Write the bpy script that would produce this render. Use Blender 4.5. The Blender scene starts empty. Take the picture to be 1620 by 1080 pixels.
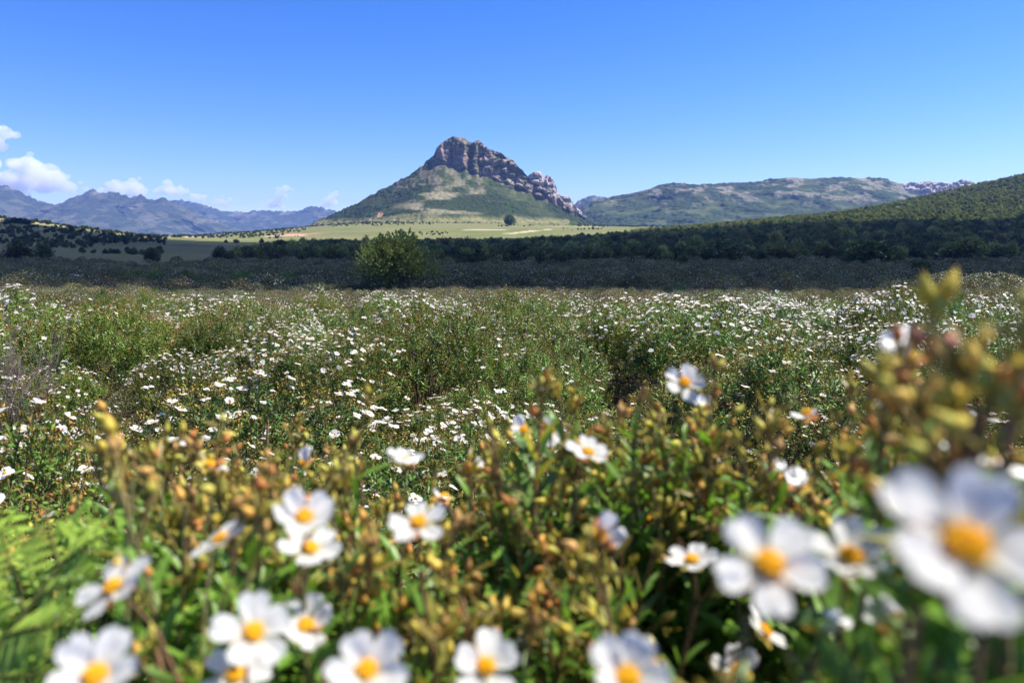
import bpy, math, random
import numpy as np
from mathutils import Vector

# ------------------------------------------------------------------ camera, sky, sun, exposure
SC = bpy.context.scene
COL = SC.collection
CAMZ = 1.45
PITCH = math.radians(7.91)
cam_d = bpy.data.cameras.new("camera")
cam_d.lens = 24.0
cam_d.sensor_width = 36.0
cam_d.clip_start = 0.02
cam_d.clip_end = 40000.0
cam_d.dof.use_dof = True
cam_d.dof.focus_distance = 4.6
cam_d.dof.aperture_fstop = 5.6
cam_o = bpy.data.objects.new("camera", cam_d)
cam_o.location = (0, 0, CAMZ)
cam_o.rotation_euler = (math.radians(90) - PITCH, 0, 0)
COL.objects.link(cam_o)
SC.camera = cam_o

SUN_EL = math.radians(58)
SUN_AZ = math.radians(80)          # clockwise from the view direction (+Y)
SUN = np.array([math.sin(SUN_AZ) * math.cos(SUN_EL), math.cos(SUN_AZ) * math.cos(SUN_EL), math.sin(SUN_EL)])
world = bpy.data.worlds.new("World")
SC.world = world
world.use_nodes = True
wn = world.node_tree.nodes
wl = world.node_tree.links
bg = wn["Background"]
sky = wn.new("ShaderNodeTexSky")
sky.sky_type = 'NISHITA'
sky.sun_disc = False
sky.sun_elevation = SUN_EL
sky.sun_rotation = SUN_AZ
sky.altitude = 800
sky.air_density = 1.0
sky.dust_density = 0.2
sky.ozone_density = 4.0
deep = wn.new("ShaderNodeHueSaturation")
deep.inputs['Saturation'].default_value = 1.22
gam = wn.new("ShaderNodeGamma"); gam.inputs['Gamma'].default_value = 1.22
wl.new(sky.outputs[0], gam.inputs['Color'])
wl.new(gam.outputs[0], deep.inputs['Color'])
tint = wn.new("ShaderNodeVectorMath"); tint.operation = 'MULTIPLY'
tint.inputs[1].default_value = (0.97, 0.785, 0.99)
wl.new(deep.outputs[0], tint.inputs[0])
wl.new(tint.outputs[0], bg.inputs[0])
bg.inputs[1].default_value = 0.066

sun_d = bpy.data.lights.new("sun", 'SUN')
sun_d.energy = 5.0
sun_d.angle = math.radians(0.53)
sun_d.color = (1.0, 0.94, 0.84)
sun_o = bpy.data.objects.new("sun", sun_d)
sun_o.rotation_euler = Vector(SUN).to_track_quat('Z', 'Y').to_euler()
sun_o.location = (60, 60, 120)
COL.objects.link(sun_o)

SC.view_settings.view_transform = 'Standard'
SC.view_settings.look = 'None'
SC.view_settings.exposure = 1.24
SC.view_settings.gamma = 1.0
cy = SC.cycles
cy.max_bounces = 6
cy.diffuse_bounces = 3
cy.glossy_bounces = 2
cy.transmission_bounces = 3
cy.volume_bounces = 4
cy.transparent_max_bounces = 16
cy.use_denoising = True
cy.sample_clamp_indirect = 6.0

RNG = np.random.default_rng(7)

# ------------------------------------------------------------------ helpers: noise
def _h(ix, iy, iz):
    n = (ix.astype(np.int64) * 374761393 + iy.astype(np.int64) * 668265263 + iz.astype(np.int64) * 2147483647 // 7) & 0xFFFFFFFF
    n = ((n ^ (n >> 13)) * 1274126177) & 0xFFFFFFFF
    n = ((n ^ (n >> 16)) * 2246822519) & 0xFFFFFFFF
    n = n ^ (n >> 15)
    return n / 4294967295.0

def noise3(x, y, z):
    x, y, z = np.broadcast_arrays(np.asarray(x, float), np.asarray(y, float), np.asarray(z, float))
    ix, iy, iz = np.floor(x), np.floor(y), np.floor(z)
    fx, fy, fz = x - ix, y - iy, z - iz
    u, v, w = [f * f * f * (f * (f * 6 - 15) + 10) for f in (fx, fy, fz)]
    r = 0
    for dx in (0, 1):
        for dy in (0, 1):
            for dz in (0, 1):
                r = r + _h(ix + dx, iy + dy, iz + dz) * (u if dx else 1 - u) * (v if dy else 1 - v) * (w if dz else 1 - w)
    return r * 2 - 1

def fbm(x, y, seed=0, octv=4, gain=0.5):
    r, a, s, t = 0, 1.0, 1.0, 0
    for k in range(octv):
        r = r + a * noise3(np.asarray(x) * s + 17.3 * k, np.asarray(y) * s - 9.1 * k, seed * 7.77 + k)
        t += a
        a *= gain
        s *= 2.03
    return r / t

def worley(x, y, seed=0):
    """distance to the nearest jittered point and that point's own random number"""
    x = np.asarray(x, float); y = np.asarray(y, float)
    ix, iy = np.floor(x), np.floor(y)
    best = np.full(x.shape, 9.0); bid = np.zeros(x.shape)
    z = np.full(x.shape, float(seed))
    for dx in (-1, 0, 1):
        for dy in (-1, 0, 1):
            cx, cyy = ix + dx, iy + dy
            px = cx + _h(cx, cyy, z); py = cyy + _h(cx, cyy, z + 31)
            d = np.hypot(px - x, py - y)
            m = d < best
            best = np.where(m, d, best)
            bid = np.where(m, _h(cx, cyy, z + 57), bid)
    return best, bid

def sstep(a, b, x):
    t = np.clip((np.asarray(x, float) - a) / (b - a), 0, 1)
    return t * t * (3 - 2 * t)

def nrm(v):
    v = np.asarray(v, float)
    return v / np.maximum(np.linalg.norm(v, axis=-1, keepdims=True), 1e-9)

# ------------------------------------------------------------------ helpers: where a thing seen at a pixel of the photo stands
CP, SP = math.cos(PITCH), math.sin(PITCH)
def pdir(px, py):
    u, v = (px - 810) / 1080.0, (540 - py) / 1080.0
    return np.array([u, CP + v * SP, -SP + v * CP])
def at(px, py, Y):
    d = pdir(px, py)
    return d * (Y / d[1]) + np.array([0, 0, CAMZ])
def at_depth(px, py, d):
    return pdir(px, py) * d + np.array([0, 0, CAMZ])
def project(p):
    x, y, z = p[0], p[1], p[2] - CAMZ
    dep = y * CP - z * SP
    up = y * SP + z * CP
    return 810 + 1080 * x / dep, 540 - 1080 * up / dep
def tanel(py):
    """tangent of elevation above the horizon for a picture row (at the centre column)"""
    d = pdir(810, py)
    return d[2] / d[1]

# ------------------------------------------------------------------ helpers: meshes
class MB:
    def __init__(self):
        self.V, self.Cc, self.F, self.M, self.n = [], [], [], [], 0
    def add(self, v, f, col, mat=0):
        v = np.asarray(v, float).reshape(-1, 3)
        f = np.asarray(f, np.int64)
        col = np.asarray(col, float)
        if col.ndim == 1:
            col = np.tile(col, (len(v), 1))
        self.V.append(v); self.Cc.append(col)
        self.F.append(f + self.n); self.M.append(np.full(len(f), mat))
        self.n += len(v)
    def inst(self, tv, tf, R, pos, col, mat=0):
        """copies of a template: R (n,3,3) columns are the images of x, y, z"""
        n, k = len(pos), len(tv)
        if n == 0:
            return
        v = np.einsum('nij,kj->nki', R, tv) + np.asarray(pos)[:, None, :]
        f = (np.asarray(tf)[None] + (np.arange(n) * k)[:, None, None]).reshape(-1, np.asarray(tf).shape[1])
        c = np.asarray(col, float)
        if c.ndim == 2:
            c = np.repeat(c[:, None, :], k, 1)
        self.add(v.reshape(-1, 3), f, c.reshape(-1, 3), mat)
    def mesh(self, name, mats, smooth=True):
        me = bpy.data.meshes.new(name)
        V = np.concatenate(self.V); Cc = np.concatenate(self.Cc)
        sizes = np.concatenate([np.full(len(f), f.shape[1]) for f in self.F])
        loops = np.concatenate([f.reshape(-1) for f in self.F])
        me.vertices.add(len(V)); me.vertices.foreach_set('co', V.astype(np.float32).ravel())
        me.loops.add(len(loops)); me.loops.foreach_set('vertex_index', loops.astype(np.int32))
        me.polygons.add(len(sizes))
        st = np.concatenate([[0], np.cumsum(sizes)[:-1]])
        me.polygons.foreach_set('loop_start', st.astype(np.int32))
        me.polygons.foreach_set('material_index', np.concatenate(self.M).astype(np.int32))
        me.polygons.foreach_set('use_smooth', np.full(len(sizes), bool(smooth)))
        for m in (mats if isinstance(mats, (list, tuple)) else [mats]):
            me.materials.append(m)
        me.update(calc_edges=True)
        me.validate()
        at_ = me.attributes.new('Col', 'FLOAT_COLOR', 'POINT')
        at_.data.foreach_set('color', np.concatenate([Cc, np.ones((len(Cc), 1))], 1).astype(np.float32).ravel())
        return me

def link(name, data, parent=None, loc=(0, 0, 0)):
    o = bpy.data.objects.new(name, data)
    o.location = loc
    COL.objects.link(o)
    if parent is not None:
        o.parent = parent
    return o
def tag(o, label, cat, group=None, kind=None):
    if label: o['label'] = label
    if cat: o['category'] = cat
    if group: o['group'] = group
    if kind: o['kind'] = kind
    return o

def grid_faces(nu, nv):
    i = np.arange(nu - 1)[:, None] * nv + np.arange(nv - 1)[None]
    i = i.ravel()
    return np.stack([i, i + nv, i + nv + 1, i + 1], 1)

def tube(mb, pts, rad, col, sides=5, mat=0):
    pts = np.asarray(pts, float); rad = np.asarray(rad, float)
    k = len(pts)
    t = nrm(np.gradient(pts, axis=0))
    ref = np.where(np.abs(t[:, 2:3]) > 0.9, np.array([[1., 0, 0]]), np.array([[0, 0, 1.]]))
    a = nrm(np.cross(t, ref)); b = np.cross(t, a)
    th = np.arange(sides) / sides * 2 * math.pi
    v = pts[:, None] + rad[:, None, None] * (np.cos(th)[None, :, None] * a[:, None] + np.sin(th)[None, :, None] * b[:, None])
    f = []
    for i in range(k - 1):
        for j in range(sides):
            f.append((i * sides + j, i * sides + (j + 1) % sides, (i + 1) * sides + (j + 1) % sides, (i + 1) * sides + j))
    mb.add(v.reshape(-1, 3), f, col, mat)

def frames(y, z):
    """matrices whose columns are side, y (kept), z (made square to y)"""
    y = nrm(y)
    x = nrm(np.cross(y, z))
    z = np.cross(x, y)
    return np.stack([x, y, z], -1)

# ------------------------------------------------------------------ materials
def mat_new(name):
    m = bpy.data.materials.new(name)
    m.use_nodes = True
    nt = m.node_tree
    nt.nodes.clear()
    out = nt.nodes.new('ShaderNodeOutputMaterial')
    return m, nt, out

def col_node(nt, vary_val=0.0, vary_hue=0.0, fine=0.0, fscale=300.0):
    """the colour kept on the mesh, varied a little from object to object"""
    a = nt.nodes.new('ShaderNodeAttribute'); a.attribute_name = 'Col'
    c = a.outputs['Color']
    if vary_val or vary_hue:
        oi = nt.nodes.new('ShaderNodeObjectInfo')
        hs = nt.nodes.new('ShaderNodeHueSaturation')
        m1 = nt.nodes.new('ShaderNodeMapRange'); m1.inputs[3].default_value = 1 - vary_val; m1.inputs[4].default_value = 1 + vary_val
        m2 = nt.nodes.new('ShaderNodeMapRange'); m2.inputs[3].default_value = 0.5 - vary_hue; m2.inputs[4].default_value = 0.5 + vary_hue
        wnz = nt.nodes.new('ShaderNodeTexWhiteNoise'); wnz.noise_dimensions = '1D'
        nt.links.new(oi.outputs['Random'], wnz.inputs['W'])
        nt.links.new(oi.outputs['Random'], m1.inputs[0]); nt.links.new(wnz.outputs['Value'], m2.inputs[0])
        nt.links.new(m2.outputs[0], hs.inputs['Hue']); nt.links.new(m1.outputs[0], hs.inputs['Value'])
        nt.links.new(c, hs.inputs['Color'])
        c = hs.outputs['Color']
    if fine:
        tc = nt.nodes.new('ShaderNodeTexCoord')
        nz = nt.nodes.new('ShaderNodeTexNoise'); nz.inputs['Scale'].default_value = fscale; nz.inputs['Detail'].default_value = 6
        nt.links.new(tc.outputs['Object'], nz.inputs['Vector'])
        mr = nt.nodes.new('ShaderNodeMapRange'); mr.inputs[1].default_value = 0.3; mr.inputs[2].default_value = 0.7
        mr.inputs[3].default_value = 1 - fine; mr.inputs[4].default_value = 1 + fine
        nt.links.new(nz.outputs[0], mr.inputs[0])
        mx = nt.nodes.new('ShaderNodeVectorMath'); mx.operation = 'MULTIPLY'
        nt.links.new(c, mx.inputs[0]); nt.links.new(mr.outputs[0], mx.inputs[1])
        c = mx.outputs[0]
    return c

def plant_mat(name, transl=0.3, rough=0.5, spec=0.3, vary_val=0.0, vary_hue=0.0, fine=0.0, fscale=300.0, warm=(1.0, 1.0, 0.6)):
    m, nt, out = mat_new(name)
    c = col_node(nt, vary_val, vary_hue, fine, fscale)
    p = nt.nodes.new('ShaderNodeBsdfPrincipled')
    p.inputs['Roughness'].default_value = rough
    p.inputs['Specular IOR Level'].default_value = spec
    nt.links.new(c, p.inputs['Base Color'])
    if transl:
        t = nt.nodes.new('ShaderNodeBsdfTranslucent')
        w = nt.nodes.new('ShaderNodeVectorMath'); w.operation = 'MULTIPLY'
        w.inputs[1].default_value = tuple(1.5 * k for k in warm)
        nt.links.new(c, w.inputs[0]); nt.links.new(w.outputs[0], t.inputs['Color'])
        mx = nt.nodes.new('ShaderNodeMixShader'); mx.inputs[0].default_value = transl
        nt.links.new(p.outputs[0], mx.inputs[1]); nt.links.new(t.outputs[0], mx.inputs[2])
        nt.links.new(mx.outputs[0], out.inputs['Surface'])
    else:
        nt.links.new(p.outputs[0], out.inputs['Surface'])
    return m

M_leaf = plant_mat('cistus_leaf', 0.38, 0.42, 0.4, fine=0.15, fscale=120)
M_bud = plant_mat('cistus_bud', 0.22, 0.7, 0.2, fine=0.3, fscale=500, warm=(1, .8, .5))
M_stem = plant_mat('cistus_stem', 0.0, 0.75, 0.2, fine=0.3, fscale=200)
M_petal = plant_mat('petal', 0.62, 0.55, 0.25, warm=(.66, .66, .66))
M_stamen = plant_mat('stamen', 0.5, 0.6, 0.2, warm=(.9, .9, .7))
M_fern = plant_mat('bracken_leaf', 0.45, 0.55, 0.25, fine=0.12, fscale=90)
M_field = plant_mat('field_leaf', 0.16, 0.5, 0.3, vary_val=0.28, vary_hue=0.025)
M_fbud = plant_mat('field_bud', 0.15, 0.8, 0.1, vary_val=0.25, vary_hue=0.02)
M_far = plant_mat('far_scrub_leaf', 0.2, 0.6, 0.2, vary_val=0.35, vary_hue=0.03)
M_crown = plant_mat('tree_leaf', 0.22, 0.55, 0.25, vary_val=0.4, vary_hue=0.03)
M_bark = plant_mat('bark', 0.0, 0.9, 0.1, fine=0.4, fscale=6)
M_twig = plant_mat('dry_twig', 0.0, 0.85, 0.1, fine=0.3, fscale=30)
M_grass = plant_mat('dry_grass', 0.3, 0.6, 0.2)
M_hill = plant_mat('hillside', 0.0, 0.95, 0.05, fine=0.3, fscale=0.12)
M_rock = plant_mat('granite', 0.0, 0.9, 0.15, fine=0.35, fscale=5)
M_ground = plant_mat('ground', 0.0, 0.95, 0.05, fine=0.45, fscale=1.3)

# ------------------------------------------------------------------ terrain
_A = np.array([-1.1, -0.75, -0.5, -0.25, 0.0, 0.176, 0.407, 0.593, 0.75, 1.1])
_Y = np.array([140, 200, 300, 400, 500, 650, 800, 1000, 1300, 1700, 2500, 9000.])
_PY = np.array([
    [430, 430, 430, 429, 429, 429, 429, 429, 429, 429],
    [419, 419, 419, 419, 419, 418, 417, 417, 417, 416],
    [399, 401, 404, 405, 404, 400, 391, 388, 388, 386],
    [376, 382, 393, 395, 394, 384, 371, 366, 364, 360],
    [352, 362, 387, 390, 388, 375, 357, 347, 342, 335],
    [332, 338, 379, 382, 380, 370, 348, 325, 305, 285],
    [342, 348, 375, 372, 371, 368, 350, 315, 266, 232],
    [365, 368, 377, 357, 357, 360, 354, 320, 278, 245],
    [380, 385, 383, 350, 352, 357, 362, 335, 300, 270],
    [392, 392, 390, 362, 362, 366, 370, 350, 330, 300],
    [394, 394, 394, 380, 380, 385, 388, 375, 370, 360],
    [392, 392, 392, 392, 392, 392, 392, 392, 392, 392]], float)
_CY = np.array([0, 3, 6, 10, 20, 40, 60, 90, 140.])
_CZ = np.array([-1.44, -1.45, -1.50, -1.80, -2.38, -3.6, -4.75, -5.1, -5.4])
_ZT = np.array([[tanel(p) * y for p in row] for row, y in zip(_PY, _Y)])
_ZT = np.concatenate([np.repeat(_CZ[:-1, None], len(_A), 1), _ZT], 0)
_ZY = np.concatenate([_CY[:-1], _Y])
# refine the table smoothly
_aa = np.linspace(-1.1, 1.1, 89)
_yy = np.concatenate([np.linspace(0, 20, 21)[:-1], np.exp(np.linspace(math.log(20), math.log(9000), 110))])
_t1 = np.stack([np.interp(_yy, _ZY, _ZT[:, j]) for j in range(len(_A))], 1)
_t2 = np.stack([np.interp(_aa, _A, r) for r in _t1], 0)
def _blur(t, n, ax):
    for _ in range(n):
        p = np.concatenate([t.take([0], ax), t, t.take([-1], ax)], ax)
        m = t.shape[ax]
        t = 0.25 * p.take(range(m), ax) + 0.5 * p.take(range(1, m + 1), ax) + 0.25 * p.take(range(2, m + 2), ax)
    return t
_t2 = _blur(_blur(_t2, 12, 1), 3, 0)
def ground_z(x, y):
    x = np.asarray(x, float); y = np.asarray(y, float)
    r = np.hypot(x, y)
    ang = np.abs(np.arctan2(x, y))
    a = np.clip(np.where(ang < math.radians(80), x / np.maximum(y, 1e-6), np.sign(x) * 9), -1.1, 1.1)
    R = r / np.sqrt(1 + a * a)
    fi = np.interp(R, _yy, np.arange(len(_yy)))
    fj = (a + 1.1) / 2.2 * (len(_aa) - 1)
    i0 = np.clip(fi.astype(int), 0, len(_yy) - 2); j0 = np.clip(fj.astype(int), 0, len(_aa) - 2)
    u, v = fi - i0, fj - j0
    z = (_t2[i0, j0] * (1 - u) * (1 - v) + _t2[i0 + 1, j0] * u * (1 - v) + _t2[i0, j0 + 1] * (1 - u) * v + _t2[i0 + 1, j0 + 1] * u * v)
    back = sstep(math.radians(70), math.radians(130), ang)
    z = z * (1 - back) + (-1.45 - 0.002 * r) * back
    z = z + 0.06 * noise3(x * 0.7, y * 0.7, 1) * sstep(0.5, 4, r) + 0.35 * noise3(x * 0.06, y * 0.06, 2) * sstep(8, 60, r)
    z = z + (2.5 * fbm(x * 0.008, y * 0.008, 3, 3)) * sstep(250, 700, r)
    return z + CAMZ

def build_ground():
    na, nr = 560, 330
    th = np.linspace(-math.pi, math.pi, na + 1)[:-1]
    # more columns in front than behind
    th = th - 0.72 * np.sin(th)
    r = np.concatenate([np.linspace(0.0, 2, 12)[:-1], np.exp(np.linspace(math.log(2), math.log(6300), nr - 11))])
    TH, R = np.meshgrid(th, r, indexing='ij')
    X, Y = R * np.sin(TH), R * np.cos(TH)
    Z = ground_z(X, Y)
    n1 = fbm(X * 0.02, Y * 0.02, 5, 4); n2 = fbm(X * 0.25, Y * 0.25, 6, 3)
    soil = np.array([0.034, 0.027, 0.019]); scrub = np.array([0.055, 0.06, 0.035])
    dull = np.array([0.085, 0.095, 0.045]); grass = np.array([0.11, 0.128, 0.042]); pale = np.array([0.155, 0.145, 0.072]); maq = np.array([0.05, 0.07, 0.022])
    c = soil[None, None] * (1 + 0.35 * n2[..., None])
    w = sstep(40, 120, R)[..., None]
    c = c * (1 - w) + scrub * w
    w = sstep(200, 260, R)[..., None]
    c = c * (1 - w) + (dull * (1 + 0.25 * n1[..., None])) * w
    a = X / np.maximum(Y, 1)
    w = (sstep(480, 640, R) * sstep(0.30, 0.12, a) * (Y > 0))[..., None]
    g = grass * (1 + 0.2 * n1[..., None]); k = sstep(-0.15, 0.3, fbm(X * 0.010, Y * 0.03, 8, 4))[..., None]
    g = g * (1 - 0.75 * k) + pale * 0.75 * k
    c = c * (1 - w) + g * w
    w = (sstep(0.16, 0.3, a) * sstep(250, 320, R) * (Y > 0))[..., None]
    k = sstep(0.1, 0.5, fbm(X * 0.02, Y * 0.02, 9, 3))[..., None]
    c = c * (1 - w) + (maq * (1 - k) + np.array([0.10, 0.105, 0.04]) * k) * w
    # bare earth: the cut in the meadow, the track and the sandy strip
    PXg = 810 + 1080 * a; 
    def patch(cx, cyy, rx, ry, colr, amt):
        nonlocal c
        d = np.hypot((X - cx) / rx, (Y - cyy) / ry) + 0.35 * fbm(X * 0.03, Y * 0.03, 11, 3)
        w_ = (amt * sstep(1.1, 0.75, d))[..., None]
        c = c * (1 - w_) + np.array(colr) * w_
    patch(-262, 800, 26, 26, (0.42, 0.27, 0.19), 0.9)
    patch(-262, 842, 30, 16, (0.36, 0.15, 0.11), 0.8)
    patch(-390, 800, 40, 16, (0.42, 0.33, 0.2), 0.8)
    patch(-470, 620, 90, 14, (0.4, 0.33, 0.18), 0.7)
    patch(-40, 900, 34, 12, (0.42, 0.36, 0.24), 0.7)
    patch(75, 1010, 60, 14, (0.44, 0.32, 0.2), 0.75)
    patch(-21, 78, 9, 3, (0.13, 0.08, 0.06), 0.8)
    for i in range(7):
        patch(-8 + i * 9, 800 + i * 17, 9, 10, (0.45, 0.37, 0.25), 0.7)
    mb = MB()
    v = np.stack([X, Y, Z], -1)
    nv = len(r)
    f = grid_faces(na, nv)
    j = np.arange(nv - 1)
    seam = np.stack([(na - 1) * nv + j, j, j + 1, (na - 1) * nv + j + 1], 1)
    mb.add(v.reshape(-1, 3), np.concatenate([f, seam]), np.clip(c, 0.005, 0.9).reshape(-1, 3))
    o = link('ground', mb.mesh('ground', M_ground))
    tag(o, None, None, kind='structure')
build_ground()

# ------------------------------------------------------------------ mountains and ridges
def mountain(name, outline, D, zbase, slope, label_kind='structure', nu=300, nv=120, rough=3.0, bump=2.5, bsize=9.0, seed=1,
             rock_low=None, cliff=75.0, flute=9.0, colour=None, crag=0.0, spur=0.0, spurw=150.0):
    o = np.array(outline, float)
    px = np.linspace(o[0, 0], o[-1, 0], nu)
    py = np.interp(px, o[:, 0], o[:, 1])
    x = (px - 810) / 1080.0 * D * (CP + 0.0)
    tz = np.array([tanel(p) for p in py])
    x = (px - 810) / 1080.0 * D / np.array([pdir(810, p)[1] for p in py])
    zr = tz * D
    zr = zr + crag * (fbm(x / 22.0, 0 * x, seed + 40, 4) + 0.5 * fbm(x / 7.0, 0 * x, seed + 41, 2)) + rough * 0.5 * fbm(x / 30.0, 0 * x, seed + 42, 3)
    if rock_low is not None:
        rl = np.array(rock_low, float)
        zl = np.array([tanel(p) for p in np.interp(px, rl[:, 0], rl[:, 1])]) * D * 0.97
        zl = np.minimum(zl + 5 * fbm(x / 14.0, 0 * x, seed + 43, 3), zr)
    else:
        zl = zr.copy()
    has = (zr - zl) > 1.0
    kc = nv // 2 if rock_low is not None else 1
    kb = 10
    T = np.concatenate([np.linspace(0, 1, kc, endpoint=False), np.linspace(1, 2, nv - kc)])
    X = np.repeat(x[:, None], len(T), 1)
    ch = (zr - zl)[:, None]
    tcl = np.clip(T, 0, 1)[None]; tsl = np.clip(T - 1, 0, 1)[None]
    kw_ = max(3, int(70.0 * D / 1500 / abs(x[1] - x[0])) | 1)
    zls = zl.copy()
    for _ in range(2):
        zls = np.convolve(np.pad(zls, kw_ // 2, mode='edge'), np.ones(kw_) / kw_, 'valid')
    lower = np.maximum(zls - zbase, 1.0)[:, None]
    Z = zr[:, None] - ch * tcl - lower * tsl + (zls - zl)[:, None] * np.clip(tsl / 0.22, 0, 1) ** 0.7
    # rounded at the crest, then the face, then a concave apron
    Y = D - ch * (tcl ** 1.0) / math.tan(math.radians(cliff)) - lower * (tsl * 0.75 + 0.45 * tsl ** 2) / math.tan(math.radians(slope))
    n_g = fbm(X / 120.0, (Y + 1.5 * Z) / 120.0, seed, 4)
    rockm = np.clip((1 - sstep(0.9, 1.08, T))[None] * sstep(2, 10, ch), 0, 1) * np.ones_like(X)
    # spurs and gullies running down the slope
    sp = 1.6 * fbm(X / spurw + 0.5 * n_g, (Z + 0.3 * Y) / spurw * 0.8, seed + 3, 4)
    Y = Y - spur * sp * np.minimum(tsl * 3, 1) * (1 - tsl * 0.5)
    Z = Z + rough * 1.6 * n_g * np.minimum(tsl * 4, 1)
    w_, wid = worley(X / bsize, Y / bsize + Z / bsize * 0.5, seed)
    bushy = sstep(-0.25, 0.1, fbm(X / 60.0, (Y + Z) / 60.0, seed + 6, 3) + 0.1)
    bm_ = np.sqrt(np.clip(1 - (w_ / 0.75) ** 2, 0, 1)) * (0.4 + 0.6 * wid) * bushy * (1 - rockm)
    Z = Z + bump * bm_
    Y = Y - 0.5 * bump * bm_
    # columns, cracks and ledges in the rock
    wx = X + 9 * fbm(X / 25.0, Z / 30.0, seed + 8, 2)
    col1 = 1 - np.abs(noise3(wx / 13.0, Z / 90.0, seed + 9)) * 2
    col2 = 1 - np.abs(noise3(wx / 5.2, Z / 40.0, seed + 10)) * 2
    led = fbm(X / 16.0, Z / 9.0, seed + 11, 3)
    bw, bi = worley(wx / 15.0, Z / 13.0, seed + 12)
    blk = (bi - 0.5) * 1.5 + 0.9 * (0.5 - bw)
    vt = np.clip(0.5 + 1.6 * noise3(wx / 60.0, 0 * X, seed + 13), 0, 1) if flute < 14.5 else 0.35
    fl = flute * (vt * (0.55 * col1 + 0.42 * col2) + (1.1 - vt) * 0.75 * blk + 0.5 * led)
    Y = Y - rockm * np.minimum(tcl * 6 + 0.25, 1) * fl
    Z = Z + rockm * 0.25 * flute * led * np.minimum(tcl * 4, 1)
    # far side
    tb = np.linspace(1, 0, kb, endpoint=False)[None]
    Xb = np.repeat(x[:, None], kb, 1)
    hb = np.maximum(zr - zbase, 2.0)[:, None]
    Zb = zr[:, None] - hb * tb
    Yb = D + hb * tb / math.tan(math.radians(slope + 8)) + 2
    X = np.concatenate([Xb, X], 1); Y = np.concatenate([Yb, Y], 1); Z = np.concatenate([Zb, Z], 1)
    pad = lambda a_: np.concatenate([np.zeros((nu, kb)), a_], 1)
    c = colour(X, Y, Z, pad(rockm), pad(bushy), pad(bm_), pad(col1), pad(led), zr[:, None])
    mb = MB()
    mb.add(np.stack([X, Y, Z + CAMZ], -1).reshape(-1, 3), grid_faces(nu, X.shape[1])[:, ::-1], np.clip(c, 0.005, 0.9).reshape(-1, 3))
    ob = link(name, mb.mesh(name, M_hill))
    ob['kind'] = label_kind
    return ob

def mixc(a, b, w):
    return np.asarray(a) * (1 - w[..., None]) + np.asarray(b) * w[..., None]

def col_peak(X, Y, Z, rock, bushy, bm_, c1, led, zr):
    maq = np.array([0.025, 0.04, 0.013]); open_ = np.array([0.05, 0.062, 0.023])
    c = mixc(open_, maq, np.clip(0.35 + 0.65 * bushy * sstep(0.05, 0.3, bm_ + 0.18), 0, 1))
    n = fbm(X / 45.0, Z / 45.0, 71, 4)
    c = c * (1 + 0.35 * n[..., None])
    # bare ground showing in bands on the middle slope
    band = sstep(0.18, 0.42, fbm(X / 70.0, Z / 16.0, 72, 4)) * sstep(40, 75, Z) * sstep(150, 110, Z) * sstep(-260, -190, X) * sstep(60, 0, X)
    c = mixc(c, (0.26, 0.23, 0.14), 0.7 * band)
    scree = sstep(0.1, 0.4, fbm(X / 22.0, Z / 22.0, 73, 4) + 0.25 * sstep(125, 165, Z) * sstep(-230, -170, X) * sstep(-60, -110, X))
    c = mixc(c, (0.22, 0.185, 0.135), 0.45 * scree * sstep(90, 130, Z))
    grassy = sstep(62, 50, Z + 7 * fbm(X / 40.0, Y / 60.0, 75, 3)) * (X < 120)
    c = mixc(c, (0.17, 0.165, 0.07), 0.85 * grassy)
    d = np.hypot((X + 262) / 7.0, (Z - 62) / 8.0) + 0.4 * fbm(X / 9, Z / 9, 74, 2)
    c = mixc(c, (0.42, 0.24, 0.14), .8 * sstep(1.1, 0.5, d))
    r1 = np.array([0.165, 0.136, 0.122]); r2 = np.array([0.21, 0.155, 0.13]); r3 = np.array([0.27, 0.235, 0.185])
    rr = mixc(np.broadcast_to(r1, c.shape), r2, sstep(-0.1, 0.5, fbm(X / 14.0, Z / 60.0, 76, 3) + 0.35 * sstep(-60, -140, X)))
    rr = mixc(rr, r3, 0.75 * sstep(0.05, 0.45, fbm(X / 18.0, Z / 8.0, 77, 3) + 0.3 * sstep(-90, 40, X)))
    rr = mixc(rr, (0.075, 0.09, 0.04), 0.9 * sstep(0.12, 0.3, fbm(X / 13.0, Z / 8.0, 78, 5, .6) + 0.12))
    return mixc(c, rr, rock)

mountain('mountain', [(478, 362), (500, 351), (530, 338), (560, 325), (600, 303), (640, 282), (670, 262), (686, 247), (691, 234), (700, 223), (712, 218), (724, 216), (735, 217), (742, 226),
                      (746, 226), (755, 222), (768, 230), (790, 243), (813, 256), (828, 270), (842, 288), (868, 303), (895, 322), (918, 340), (945, 357), (965, 368)],
         1500, 18, 31, nu=640, nv=260, seed=3, rough=3.0, bump=3.2, bsize=8.0,
         rock_low=[(478, 362), (680, 251), (690, 248), (720, 263), (760, 275), (800, 290), (840, 305), (880, 322), (920, 345), (945, 358), (965, 369)],
         flute=14, crag=4.0, spur=9, colour=col_peak)

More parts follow.
